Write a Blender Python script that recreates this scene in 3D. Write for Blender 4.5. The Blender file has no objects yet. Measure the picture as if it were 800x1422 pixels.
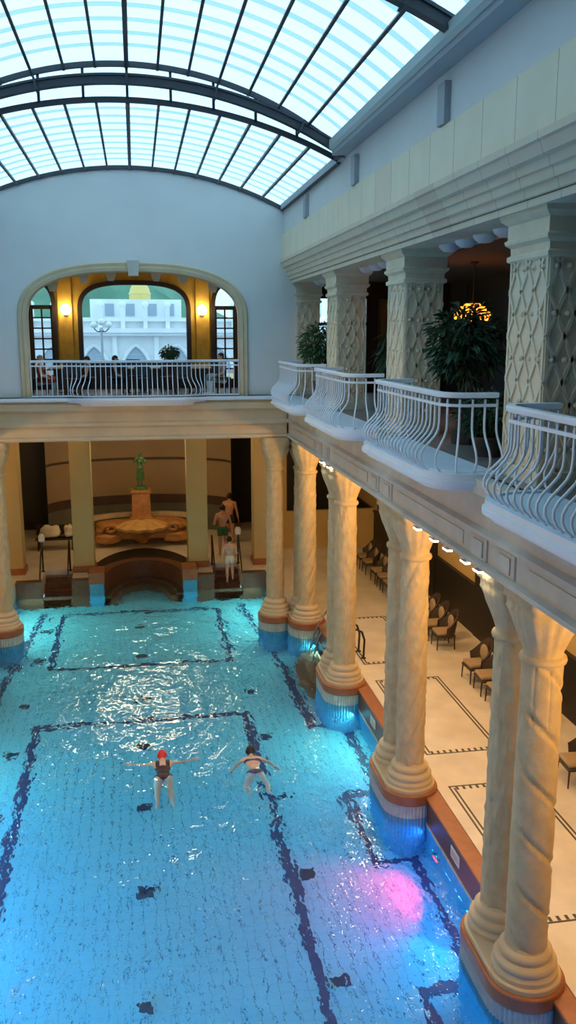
import bpy, bmesh, math, random
from mathutils import Vector, Matrix, noise
random.seed(7)
S = bpy.context.scene
COL = S.collection
PI = math.pi
E = 8.35                      # eye height over the pool deck
Vc = Vector

# ------------------------------------------------------------------ materials
def newmat(name):
    m = bpy.data.materials.new(name); m.use_nodes = True
    return m, m.node_tree, m.node_tree.nodes['Principled BSDF']

def mat(name, col, rough=0.6, metal=0.0, var=0.0, vscale=3.0, bump=0.0, bscale=12.0, spec=0.5, col2=None, sheen=0.0):
    m, nt, p = newmat(name)
    p.inputs['Roughness'].default_value = rough
    p.inputs['Metallic'].default_value = metal
    p.inputs['Specular IOR Level'].default_value = spec
    c = (*col, 1)
    p.inputs['Base Color'].default_value = c
    tc = nt.nodes.new('ShaderNodeTexCoord')
    if var > 0 or col2:
        n = nt.nodes.new('ShaderNodeTexNoise'); n.inputs['Scale'].default_value = vscale; n.inputs['Detail'].default_value = 5
        nt.links.new(tc.outputs['Object'], n.inputs['Vector'])
        r = nt.nodes.new('ShaderNodeValToRGB')
        r.color_ramp.elements[0].position = .3; r.color_ramp.elements[1].position = .7
        c2 = col2 or tuple(max(0, x * (1 - var)) for x in col)
        r.color_ramp.elements[0].color = (*c2, 1); r.color_ramp.elements[1].color = c
        nt.links.new(n.outputs['Fac'], r.inputs['Fac']); nt.links.new(r.outputs['Color'], p.inputs['Base Color'])
    if bump > 0:
        n = nt.nodes.new('ShaderNodeTexNoise'); n.inputs['Scale'].default_value = bscale; n.inputs['Detail'].default_value = 4
        nt.links.new(tc.outputs['Object'], n.inputs['Vector'])
        b = nt.nodes.new('ShaderNodeBump'); b.inputs['Strength'].default_value = bump; b.inputs['Distance'].default_value = .03
        nt.links.new(n.outputs['Fac'], b.inputs['Height']); nt.links.new(b.outputs['Normal'], p.inputs['Normal'])
    return m

def emit(name, col, strength):
    m, nt, p = newmat(name)
    p.inputs['Base Color'].default_value = (*col, 1)
    p.inputs['Emission Color'].default_value = (*col, 1)
    p.inputs['Emission Strength'].default_value = strength
    return m

def mixrgb(nt, a, b, fac):
    x = nt.nodes.new('ShaderNodeMix'); x.data_type = 'RGBA'
    for v, k in ((a, 6), (b, 7), (fac, 0)):
        if isinstance(v, (tuple, list)): x.inputs[k].default_value = (*v, 1)
        elif isinstance(v, (int, float)): x.inputs[k].default_value = v
        else: nt.links.new(v, x.inputs[k])
    return x.outputs[2]

M = {}
M['plaster'] = mat('grey_plaster', (.69, .70, .69), .85, var=.08, vscale=.8, bump=.05)
M['stone'] = mat('carved_limestone', (.57, .45, .27), .75, var=.22, vscale=5, bump=.35, bscale=14)
M['stone_pillar'] = mat('lattice_limestone', (.74, .65, .48), .75, var=.12, vscale=3, bump=.12, bscale=10)
M['stone_light'] = mat('pale_limestone', (.62, .49, .32), .7, var=.15, vscale=2, bump=.12, bscale=8)
M['stone_grey'] = mat('beam_limestone', (.56, .51, .44), .75, var=.18, vscale=2.5, bump=.15, bscale=8)
M['white_paint'] = mat('white_painted_iron', (.78, .84, .92), .35)
M['white_stone'] = mat('white_stone_ledge', (.74, .82, .92), .6, var=.06, vscale=3, bump=.08)
M['dark_iron'] = mat('dark_roof_iron', (.030, .036, .05), .5)
M['gutter'] = mat('pale_green_gutter_metal', (.42, .52, .53), .5)
M['soffit'] = mat('grey_soffit', (.36, .38, .41), .7)
M['ochre'] = mat('ochre_stucco', (.62, .38, .05), .7, var=.25, vscale=4, bump=.1)
M['darkwood'] = mat('dark_brown_wood', (.035, .022, .018), .45, var=.3, vscale=6)
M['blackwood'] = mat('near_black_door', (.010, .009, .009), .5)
M['brownwood'] = mat('warm_brown_wood', (.30, .17, .08), .5, var=.3, vscale=6)
M['coping'] = mat('terracotta_coping_tile', (.36, .13, .055), .35, var=.25, vscale=6, bump=.05)
M['riser'] = mat('dark_brown_riser_tile', (.16, .07, .045), .4, var=.3, vscale=8)
M['steps'] = mat('brown_step_tile', (.17, .075, .045), .4, var=.3, vscale=8)
M['mosaic'] = mat('charcoal_mosaic', (.06, .055, .05), .5)
M['beige'] = mat('beige_wall_panel', (.50, .36, .16), .7, var=.08, vscale=1)
M['apse'] = mat('tan_apse_panel', (.38, .28, .17), .7, var=.1, vscale=1)
M['apse_dark'] = mat('dark_umber_dado', (.09, .06, .05), .5, var=.2, vscale=3)
M['apse_grey'] = mat('grey_green_tile_dado', (.16, .17, .15), .4, var=.2, vscale=3)
M['cream_floor'] = mat('cream_marble', (.76, .71, .64), .38, var=.20, vscale=1.6)
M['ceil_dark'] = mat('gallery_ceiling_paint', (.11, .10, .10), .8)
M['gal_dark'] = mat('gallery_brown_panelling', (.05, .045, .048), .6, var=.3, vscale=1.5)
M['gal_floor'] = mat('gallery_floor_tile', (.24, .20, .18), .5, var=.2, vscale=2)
M['orange_stone'] = mat('glazed_orange_stoneware', (.62, .30, .10), .35, var=.35, vscale=5, bump=.3, bscale=9)
M['shell_stone'] = mat('brightened_shell_stoneware', (.80, .50, .20), .3, var=.2, vscale=5, bump=.15)  # lighter than the orange stoneware; light on the shell put into the colour
M['cream_stone'] = mat('cream_rim_stone', (.66, .56, .42), .5, var=.15, vscale=4)
M['bronze'] = mat('green_bronze_patina', (.13, .33, .17), .45, metal=.35, var=.5, vscale=9, bump=.2)
M['wicker'] = mat('dark_brown_wicker', (.055, .038, .032), .6, var=.4, vscale=30, bump=.4, bscale=60)
M['cushion'] = mat('beige_seat_fabric', (.36, .27, .18), .9, var=.15, vscale=8)
M['leg'] = mat('dark_chair_leg', (.04, .02, .015), .4)
M['skin'] = mat('skin', (.66, .36, .25), .5, var=.10, vscale=6)
M['skin_pale'] = mat('pale_skin', (.74, .47, .36), .5, var=.08, vscale=6)
M['hair'] = mat('black_hair', (.012, .010, .010), .45, bump=.3, bscale=50)
M['hair_grey'] = mat('light_brown_hair', (.40, .30, .22), .5, bump=.3, bscale=50)
M['redcap'] = mat('red_swim_cap', (.75, .03, .03), .35)
M['black_suit'] = mat('dark_plum_swimsuit', (.045, .015, .025), .5)
M['blue_suit'] = mat('dark_blue_bikini', (.05, .06, .20), .5)
M['green_shorts'] = mat('green_swim_shorts', (.03, .17, .10), .6)
M['white_cloth'] = mat('white_cotton', (.80, .80, .78), .8)
M['grey_cloth'] = mat('grey_cotton', (.42, .44, .46), .8)
M['red_cloth'] = mat('brick_red_cotton', (.45, .10, .06), .8)
M['dark_cloth'] = mat('dark_cotton', (.03, .03, .04), .8)
M['blue_cloth'] = mat('bright_blue_fabric', (.03, .09, .45), .7)
M['eye'] = mat('dark_eye', (.02, .015, .01), .2)
M['leaf'] = mat('leaf_green', (.055, .16, .05), .45, var=.5, vscale=7)
M['leaf_dark'] = mat('leaf_dark_green', (.03, .10, .05), .45, var=.5, vscale=7)
M['stem'] = mat('plant_stem', (.12, .09, .05), .7)
M['pot'] = mat('dark_clay_pot', (.10, .06, .05), .6)
M['steel'] = mat('brushed_steel', (.55, .56, .58), .25, metal=1)
M['white_plate'] = mat('white_enamel_plate', (.85, .85, .83), .4)
M['dome'] = mat('white_opal_dome', (.72, .74, .78), .4)
M['table'] = mat('tan_table_top', (.52, .36, .20), .5, var=.15, vscale=5)
M['towel'] = mat('white_towel', (.78, .74, .66), .95, bump=.3, bscale=40)
M['facade'] = mat('pale_stone_facade', (.86, .88, .90), .8, var=.12, vscale=.8)
M['facade_shade'] = mat('shaded_facade_stone', (.36, .43, .50), .8)  # darker facade copy; niche and window shade put into the colour
M['roof_red'] = mat('red_brick_roof', (.45, .16, .10), .8)
M['gold'] = mat('gilded_dome', (.75, .55, .18), .4, metal=.3)
M['hill'] = mat('wooded_hill', (.12, .30, .19), .9, var=.5, vscale=.15)
M['globe'] = emit('lit_opal_globe', (1, .80, .50), 16)
M['led'] = emit('lit_white_floodlight_face', (1, .88, .68), 18)
M['amber'] = emit('lit_amber_glass', (1, .36, .03), 2.0)
M['red_lamp'] = emit('lit_red_pool_lamp', (1, .03, .08), 5)
M['cyan_lamp'] = emit('lit_cyan_pool_lamp', (.02, .85, 1), 5)

def make_glass():
    m, nt, p = newmat('roof_glass')
    out = nt.nodes['Material Output']
    t = nt.nodes.new('ShaderNodeBsdfTransparent'); t.inputs['Color'].default_value = (.90, .95, .97, 1)
    g = nt.nodes.new('ShaderNodeBsdfGlossy'); g.inputs['Roughness'].default_value = .05
    mx = nt.nodes.new('ShaderNodeMixShader'); mx.inputs[0].default_value = .06
    nt.links.new(t.outputs[0], mx.inputs[1]); nt.links.new(g.outputs[0], mx.inputs[2]); nt.links.new(mx.outputs[0], out.inputs['Surface'])
    return m
M['glass'] = make_glass()

def make_shade():
    m, nt, p = newmat('translucent_shade_strip')
    out = nt.nodes['Material Output']
    t = nt.nodes.new('ShaderNodeBsdfTransparent'); t.inputs['Color'].default_value = (.60, .70, .76, 1)
    g = nt.nodes.new('ShaderNodeBsdfTranslucent'); g.inputs['Color'].default_value = (.85, .92, .96, 1)
    mx = nt.nodes.new('ShaderNodeMixShader'); mx.inputs[0].default_value = .35
    nt.links.new(t.outputs[0], mx.inputs[1]); nt.links.new(g.outputs[0], mx.inputs[2]); nt.links.new(mx.outputs[0], out.inputs['Surface'])
    return m
M['shade'] = make_shade()

def make_water():
    m, nt, p = newmat('rippling_pool_water')
    out = nt.nodes['Material Output']
    g = nt.nodes.new('ShaderNodeBsdfGlass'); g.inputs['IOR'].default_value = 1.33; g.inputs['Roughness'].default_value = .0
    g.inputs['Color'].default_value = (.90, .98, 1, 1)
    tc = nt.nodes.new('ShaderNodeTexCoord')
    mp = nt.nodes.new('ShaderNodeMapping'); mp.inputs['Scale'].default_value = (1.25, .8, 1)
    nt.links.new(tc.outputs['Object'], mp.inputs['Vector'])
    n1 = nt.nodes.new('ShaderNodeTexNoise'); n1.inputs['Scale'].default_value = 1.75; n1.inputs['Detail'].default_value = 1.2; n1.inputs['Roughness'].default_value = .4
    n2 = nt.nodes.new('ShaderNodeTexNoise'); n2.inputs['Scale'].default_value = 6.8; n2.inputs['Detail'].default_value = 1.6; n2.inputs['Roughness'].default_value = .45
    for n in (n1, n2): nt.links.new(mp.outputs[0], n.inputs['Vector'])
    # calm and choppy areas
    n3 = nt.nodes.new('ShaderNodeTexNoise'); n3.inputs['Scale'].default_value = .35; n3.inputs['Detail'].default_value = 1
    nt.links.new(tc.outputs['Object'], n3.inputs['Vector'])
    mr = nt.nodes.new('ShaderNodeMapRange'); mr.inputs[1].default_value = .35; mr.inputs[2].default_value = .65; mr.inputs[3].default_value = .55; mr.inputs[4].default_value = 1.25
    nt.links.new(n3.outputs['Fac'], mr.inputs[0])
    a = nt.nodes.new('ShaderNodeMath'); a.operation = 'MULTIPLY'; a.inputs[1].default_value = .34
    nt.links.new(n2.outputs['Fac'], a.inputs[0])
    s = nt.nodes.new('ShaderNodeMath'); s.operation = 'ADD'
    nt.links.new(n1.outputs['Fac'], s.inputs[0]); nt.links.new(a.outputs[0], s.inputs[1])
    x = nt.nodes.new('ShaderNodeMath'); x.operation = 'MULTIPLY'
    nt.links.new(s.outputs[0], x.inputs[0]); nt.links.new(mr.outputs[0], x.inputs[1])
    b = nt.nodes.new('ShaderNodeBump'); b.inputs['Strength'].default_value = 1; b.inputs['Distance'].default_value = .085
    nt.links.new(x.outputs[0], b.inputs['Height']); nt.links.new(b.outputs['Normal'], g.inputs['Normal'])
    nt.links.new(g.outputs[0], out.inputs['Surface'])
    return m
M['water'] = make_water()

def make_pool_tile(name, base, line, sx=.2, sy=.2, w=.07, wy=.05):
    m, nt, p = newmat(name)
    tc = nt.nodes.new('ShaderNodeTexCoord'); sp = nt.nodes.new('ShaderNodeSeparateXYZ')
    nt.links.new(tc.outputs['Object'], sp.inputs[0])
    def lines(o, s, w):
        d = nt.nodes.new('ShaderNodeMath'); d.operation = 'DIVIDE'; d.inputs[1].default_value = s; nt.links.new(o, d.inputs[0])
        f = nt.nodes.new('ShaderNodeMath'); f.operation = 'FRACT'; nt.links.new(d.outputs[0], f.inputs[0])
        l = nt.nodes.new('ShaderNodeMath'); l.operation = 'LESS_THAN'; l.inputs[1].default_value = w; nt.links.new(f.outputs[0], l.inputs[0])
        return l.outputs[0]
    lx = lines(sp.outputs[0], sx, w); ly = lines(sp.outputs[1], sy, wy)
    k = nt.nodes.new('ShaderNodeMath'); k.operation = 'MULTIPLY'; k.inputs[1].default_value = .35; nt.links.new(ly, k.inputs[0])
    mx = nt.nodes.new('ShaderNodeMath'); mx.operation = 'MAXIMUM'; nt.links.new(lx, mx.inputs[0]); nt.links.new(k.outputs[0], mx.inputs[1])
    n = nt.nodes.new('ShaderNodeTexNoise'); n.inputs['Scale'].default_value = .5; n.inputs['Detail'].default_value = 3
    nt.links.new(tc.outputs['Object'], n.inputs['Vector'])
    bc = mixrgb(nt, base, tuple(c * .86 for c in base), n.outputs['Fac'])
    nt.links.new(mixrgb(nt, bc, line, mx.outputs[0]), p.inputs['Base Color'])
    p.inputs['Roughness'].default_value = .4
    return m
M['pool_tile'] = make_pool_tile('blue_pool_tile', (.14, .56, .78), (.02, .16, .32))
M['lane'] = mat('navy_lane_tile', (.012, .045, .16), .4)
M['grate'] = mat('dark_navy_grate', (.014, .045, .12), .5)
M['drum_blue'] = mat('blue_rib_tile', (.08, .36, .62), .3, var=.25, vscale=9)
M['drum_pale'] = mat('pale_rib_tile', (.50, .55, .55), .3, var=.2, vscale=9)

def make_slabs(name, c1, c2, c3, w):
    """stone facing: vertical joints every w metres along Y, each slab of its own hue"""
    m, nt, p = newmat(name)
    tc = nt.nodes.new('ShaderNodeTexCoord'); sp = nt.nodes.new('ShaderNodeSeparateXYZ'); nt.links.new(tc.outputs['Object'], sp.inputs[0])
    d = nt.nodes.new('ShaderNodeMath'); d.operation = 'DIVIDE'; d.inputs[1].default_value = w; nt.links.new(sp.outputs[1], d.inputs[0])
    fl = nt.nodes.new('ShaderNodeMath'); fl.operation = 'FLOOR'; nt.links.new(d.outputs[0], fl.inputs[0])
    wn = nt.nodes.new('ShaderNodeTexWhiteNoise'); wn.noise_dimensions = '1D'; nt.links.new(fl.outputs[0], wn.inputs['W'])
    r = nt.nodes.new('ShaderNodeValToRGB'); e = r.color_ramp.elements
    e[0].position = 0; e[0].color = (*c1, 1); e[1].position = 1; e[1].color = (*c2, 1)
    k = r.color_ramp.elements.new(.86); k.color = (*c1, 1); k = r.color_ramp.elements.new(.93); k.color = (*c3, 1)
    nt.links.new(wn.outputs['Value'], r.inputs['Fac'])
    fr = nt.nodes.new('ShaderNodeMath'); fr.operation = 'FRACT'; nt.links.new(d.outputs[0], fr.inputs[0])
    lt = nt.nodes.new('ShaderNodeMath'); lt.operation = 'LESS_THAN'; lt.inputs[1].default_value = .012; nt.links.new(fr.outputs[0], lt.inputs[0])
    nz = nt.nodes.new('ShaderNodeTexNoise'); nz.inputs['Scale'].default_value = 1.7; nz.inputs['Detail'].default_value = 4; nt.links.new(tc.outputs['Object'], nz.inputs['Vector'])
    a = mixrgb(nt, r.outputs['Color'], (c1[0] * .8, c1[1] * .8, c1[2] * .8), nz.outputs['Fac'])
    nt.links.new(mixrgb(nt, a, (.25, .22, .18), lt.outputs[0]), p.inputs['Base Color'])
    p.inputs['Roughness'].default_value = .7
    return m
M['frieze'] = make_slabs('frieze_stone_slabs', (.86, .76, .57), (.78, .73, .60), (.80, .58, .40), .95)
M['cornice'] = make_slabs('cornice_stone', (.74, .63, .48), (.64, .56, .45), (.58, .38, .28), .8)

# ------------------------------------------------------------------ mesh builder
class MB:
    def __init__(s): s.v = []; s.f = []; s.m = []; s.mi = 0
    def add(s, vs, fs):
        o = len(s.v); s.v += [tuple(v) for v in vs]
        s.f += [tuple(i + o for i in f) for f in fs]; s.m += [s.mi] * len(fs); return s
    def box(s, x0, x1, y0, y1, z0, z1):
        vs = [(x, y, z) for z in (z0, z1) for y in (y0, y1) for x in (x0, x1)]
        return s.add(vs, [(0, 2, 3, 1), (4, 5, 7, 6), (0, 1, 5, 4), (2, 6, 7, 3), (0, 4, 6, 2), (1, 3, 7, 5)])
    def obox(s, c, ax, ay, az):
        """oriented box: centre and three half-axis vectors"""
        c, ax, ay, az = Vc(c), Vc(ax), Vc(ay), Vc(az)
        vs = [c + ax * i + ay * j + az * k for k in (-1, 1) for j in (-1, 1) for i in (-1, 1)]
        return s.add(vs, [(0, 2, 3, 1), (4, 5, 7, 6), (0, 1, 5, 4), (2, 6, 7, 3), (0, 4, 6, 2), (1, 3, 7, 5)])
    def prism(s, poly, z0, z1):
        n = len(poly)
        vs = [(x, y, z0) for x, y in poly] + [(x, y, z1) for x, y in poly]
        return s.add(vs, [tuple(range(n))[::-1], tuple(range(n, 2 * n))] + [(i, (i + 1) % n, n + (i + 1) % n, n + i) for i in range(n)])
    def prism_y(s, poly, y0, y1):
        n = len(poly)
        vs = [(x, y0, z) for x, z in poly] + [(x, y1, z) for x, z in poly]
        return s.add(vs, [tuple(range(n)), tuple(range(n, 2 * n))[::-1]] + [(i, n + i, n + (i + 1) % n, (i + 1) % n) for i in range(n)])
    def loft(s, rings, closed=True, caps=True):
        n = len(rings[0]); o = []
        for r in rings: o += list(r)
        fs = []
        for k in range(len(rings) - 1):
            for i in range(n if closed else n - 1):
                j = (i + 1) % n
                fs.append((k * n + i, k * n + j, (k + 1) * n + j, (k + 1) * n + i))
        if caps and closed:
            fs.append(tuple(range(n))[::-1]); fs.append(tuple(range((len(rings) - 1) * n, len(rings) * n)))
        return s.add(o, fs)
    def lathe(s, prof, seg=32, c=(0, 0, 0), rf=None, sx=1, sy=1):
        """prof: (r,z[,squareness]) list; rf(theta,z) multiplies the radius"""
        rings = []
        for q in prof:
            r, z = q[0], q[1]; p = q[2] if len(q) > 2 else 2
            ring = []
            for i in range(seg):
                t = 2 * PI * i / seg; ct, st = math.cos(t), math.sin(t)
                k = r
                if p != 2: k = r / (abs(ct) ** p + abs(st) ** p) ** (1 / p)
                if rf: k *= rf(t, z)
                ring.append((c[0] + k * ct * sx, c[1] + k * st * sy, c[2] + z))
            rings.append(ring)
        return s.loft(rings)
    def tube(s, pts, r, seg=6, rad=None):
        pts = [Vc(p) for p in pts]; rings = []; n = len(pts)
        up = None
        for i, p in enumerate(pts):
            t = (pts[min(i + 1, n - 1)] - pts[max(i - 1, 0)])
            t = t.normalized() if t.length > 1e-9 else Vc((0, 0, 1))
            if up is None: up = Vc((0, 0, 1)) if abs(t.z) < .9 else Vc((1, 0, 0))
            a = t.cross(up); a = a.normalized() if a.length > 1e-6 else t.orthogonal().normalized()
            up = a.cross(t).normalized()
            rr = rad[i] if rad else r
            rings.append([p + a * (rr * math.cos(2 * PI * k / seg)) + up * (rr * math.sin(2 * PI * k / seg)) for k in range(seg)])
        return s.loft(rings)
    def sweep(s, pts, prof, nrm):
        """sweep profile (a along nrm_i, b along binormal) over pts; nrm: list of unit vectors"""
        pts = [Vc(p) for p in pts]; rings = []; n = len(pts)
        for i, p in enumerate(pts):
            t = (pts[min(i + 1, n - 1)] - pts[max(i - 1, 0)]).normalized()
            a = Vc(nrm[i]); b = t.cross(a).normalized()
            rings.append([p + a * u + b * v for u, v in prof])
        return s.loft(rings)
    def sphere(s, c, r, seg=16, rings=10, sc=(1, 1, 1)):
        vs = [(c[0], c[1], c[2] - r * sc[2])]; fs = []
        for k in range(1, rings):
            ph = -PI / 2 + PI * k / rings
            for i in range(seg):
                t = 2 * PI * i / seg
                vs.append((c[0] + r * sc[0] * math.cos(ph) * math.cos(t), c[1] + r * sc[1] * math.cos(ph) * math.sin(t), c[2] + r * sc[2] * math.sin(ph)))
        vs.append((c[0], c[1], c[2] + r * sc[2])); L = len(vs) - 1
        for i in range(seg):
            fs.append((0, 1 + (i + 1) % seg, 1 + i)); b = 1 + (rings - 2) * seg
            fs.append((L, b + i, b + (i + 1) % seg))
        for k in range(rings - 2):
            for i in range(seg):
                a = 1 + k * seg
                fs.append((a + i, a + (i + 1) % seg, a + seg + (i + 1) % seg, a + seg + i))
        return s.add(vs, fs)
    def mesh(s, name, mats, smooth=True, ang=40):
        me = bpy.data.meshes.new(name); me.from_pydata(s.v, [], s.f); me.update()
        if not isinstance(mats, (list, tuple)): mats = [mats]
        for m in mats: me.materials.append(m)
        if len(mats) > 1: me.polygons.foreach_set('material_index', s.m)
        bm = bmesh.new(); bm.from_mesh(me); bmesh.ops.recalc_face_normals(bm, faces=bm.faces)
        for f in bm.faces: f.smooth = smooth
        if smooth:
            for e in bm.edges:
                if len(e.link_faces) == 2 and e.calc_face_angle(0) > math.radians(ang): e.smooth = False
        bm.to_mesh(me); bm.free()
        return me
    def build(s, name, mats, parent=None, smooth=True, ang=40, bevel=0, loc=None):
        o = bpy.data.objects.new(name, s.mesh(name, mats, smooth, ang)); COL.objects.link(o)
        if parent: o.parent = parent
        if loc: o.location = loc
        if bevel:
            b = o.modifiers.new('b', 'BEVEL'); b.width = bevel; b.segments = 2; b.limit_method = 'ANGLE'; b.angle_limit = math.radians(50)
        return o

def tag(o, label=None, cat=None, group=None, kind=None):
    if label: o['label'] = label
    if cat: o['category'] = cat
    if group: o['group'] = group
    if kind: o['kind'] = kind
    return o

def empty(name, loc=(0, 0, 0), rz=0, label=None, cat=None, group=None, kind=None):
    o = bpy.data.objects.new(name, None); COL.objects.link(o)
    o.location = loc; o.rotation_euler = (0, 0, rz); o.empty_display_size = .1
    return tag(o, label, cat, group, kind)

def copy_tree(o, parent=None):
    c = o.copy(); COL.objects.link(c)
    if parent: c.parent = parent
    for ch in list(o.children): copy_tree(ch, c)
    return c

def struct(o, label=None, cat=None):
    o['kind'] = 'structure'; return tag(o, label, cat)

def light(kind, name, loc, energy, col, size=.2, rot=None, sy=None, spot=None):
    l = bpy.data.lights.new(name, kind); l.energy = energy; l.color = col
    if kind == 'AREA':
        l.size = size
        if sy: l.shape = 'RECTANGLE'; l.size_y = sy
    else: l.shadow_soft_size = size
    if kind == 'SPOT': l.spot_size = spot; l.spot_blend = .8
    o = bpy.data.objects.new(name, l); COL.objects.link(o); o.location = loc
    if rot: o.rotation_euler = rot
    return o

def arcfn(half, z_edge, crown):
    rise = crown - z_edge; R = (half * half + rise * rise) / (2 * rise); zc = crown - R
    return lambda x: zc + math.sqrt(max(0, R * R - x * x))
# ------------------------------------------------------------------ camera, world
f_px = 1220.
vx, vy, W, H = 188., 462., 800., 1422.
pitch = math.atan((H / 2 - vy) / f_px); yaw = math.atan((W / 2 - vx) / math.hypot(f_px, H / 2 - vy))
cd = bpy.data.cameras.new('camera'); cam = bpy.data.objects.new('camera', cd); COL.objects.link(cam)
cam.location = (0, 0, E); cam.rotation_euler = (PI / 2 - pitch, 0, -yaw)
cd.sensor_fit = 'VERTICAL'; cd.sensor_height = 36; cd.lens = 36 * f_px / H; cd.clip_start = .05; cd.clip_end = 500
S.camera = cam
w = bpy.data.worlds.new('overcast_sky'); S.world = w; w.use_nodes = True
nt = w.node_tree; bg = nt.nodes['Background']
tc = nt.nodes.new('ShaderNodeTexCoord'); sp = nt.nodes.new('ShaderNodeSeparateXYZ'); nt.links.new(tc.outputs['Generated'], sp.inputs[0])
cr = nt.nodes.new('ShaderNodeValToRGB'); cr.color_ramp.elements[0].position = 0; cr.color_ramp.elements[0].color = (.41, .60, .74, 1)
cr.color_ramp.elements[1].position = .8; cr.color_ramp.elements[1].color = (.44, .69, .84, 1)
nt.links.new(sp.outputs['Z'], cr.inputs['Fac']); nt.links.new(cr.outputs['Color'], bg.inputs['Color'])
bg.inputs['Strength'].default_value = 1.85
S.view_settings.view_transform = 'Standard'; S.view_settings.look = 'None'; S.view_settings.gamma = 1; S.view_settings.use_curve_mapping = False
S.view_settings.exposure = 0.55
S.cycles.use_denoising = True
S.cycles.denoiser = 'OPENIMAGEDENOISE'
S.cycles.max_bounces = 10; S.cycles.diffuse_bounces = 4; S.cycles.transparent_max_bounces = 16; S.cycles.transmission_bounces = 8
S.cycles.sample_clamp_indirect = 6; S.cycles.blur_glossy = .3

# ------------------------------------------------------------------ levels
WZ, FZ = -.55, -1.75                      # water, pool floor
BB, BT = 5.40, 5.86                       # lower beam
G = 6.60                                  # gallery floor
CB, CL = 9.70, 10.33                      # cornice bottom, ledge
WT = 11.66                                # wall top
YF = 25.0                                 # far wall

# ------------------------------------------------------------------ pool
APX, APY = 1.38, 2.35
def apse_pts(rx, ry, n=24, y0=29.9):
    return [(rx * math.cos(PI * i / n), y0 + ry * math.sin(PI * i / n)) for i in range(n + 1)]
pool_poly = [(-5, -1), (5, -1), (5, 24.6), (4.3, 25.6), (4.3, 29.9)] + apse_pts(APX, APY) + [(-4.3, 29.9), (-4.3, 25.6), (-5, 24.6)]
wt = MB()
wt.add([(x, y, WZ) for x, y in pool_poly], [tuple(range(len(pool_poly)))])
o = wt.build('pool_water', M['water'], smooth=False)
if o.data.polygons[0].normal.z < 0: o.data.flip_normals()
struct(o, 'clear rippling turquoise pool water between the colonnades', 'water')
pf = MB()
pf.prism([(x * 1.0, y) for x, y in pool_poly], FZ - .1, FZ)
b = pf
n = len(pool_poly)
b.mi = 1
for i in range(n):
    (x0, y0), (x1, y1) = pool_poly[i], pool_poly[(i + 1) % n]
    b.mi = 3 if min(y0, y1) > 29.8 else 1
    b.add([(x0, y0, FZ), (x1, y1, FZ), (x1, y1, WZ + .02), (x0, y0, WZ + .02)], [(0, 1, 2, 3)])
b.mi = 2
def lane(pts, w=.19):
    for kk, ((x0, y0), (x1, y1)) in enumerate(zip(pts, pts[1:])):
        d = Vc((x1 - x0, y1 - y0, 0)); L = d.length; d /= L; nn = Vc((-d.y, d.x, 0))
        pf.obox(((x0 + x1) / 2, (y0 + y1) / 2, FZ + .004 + .0008 * (kk % 5)), d * (L / 2 + w / 2), nn * (w / 2), (0, 0, .004))
lane([(-2.66, 2), (-2.66, 20.6), (2.43, 20.6), (2.43, 2)])
lane([(-2.68, 24.2), (2.44, 24.2), (2.47, 29.0), (-2.7, 29.0), (-2.68, 24.2)])
for sgn in (1, -1):
    lane([(sgn * x, y) for x, y in ((3.3, 29.2), (3.45, 27.3), (3.7, 25.5), (3.85, 23.2), (3.92, 19.6), (4.75, 19.55), (4.75, 16.4), (4.0, 16.4), (4.0, 14.0), (4.78, 14.0), (4.75, 10.9), (3.9, 10.9), (3.88, 6))])
o = pf.build('floor_pool', [M['pool_tile'], M['drum_blue'], M['lane'], M['steps']], smooth=False)
struct(o, 'blue tiled pool floor with navy lane lines', 'floor')
# drain grates in the pool floor
gr = MB(); gr.box(-.13, .13, -.13, .13, 0, .02)
for k in range(5): gr.box(-.115 + k * .05, -.09 + k * .05, -.12, .12, .02, .032)
g0 = None
for y in (8.6, 11.27, 13.92, 16.58, 19.24, 21.85, 24.9, 27.5):
    for x in (-3.1, -.14, 2.72):
        if x > 0 and y > 24 or y < 10 and x != -.14: continue
        if g0 is None: g0 = gr.build('floor_grate', M['grate'], smooth=False); c = g0
        else: c = g0.copy(); COL.objects.link(c)
        c.location = (x, y, FZ + .001)
        tag(c, 'small dark square grate set flush in the blue pool floor', 'grate', 'floor grates on the pool bottom')

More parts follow.
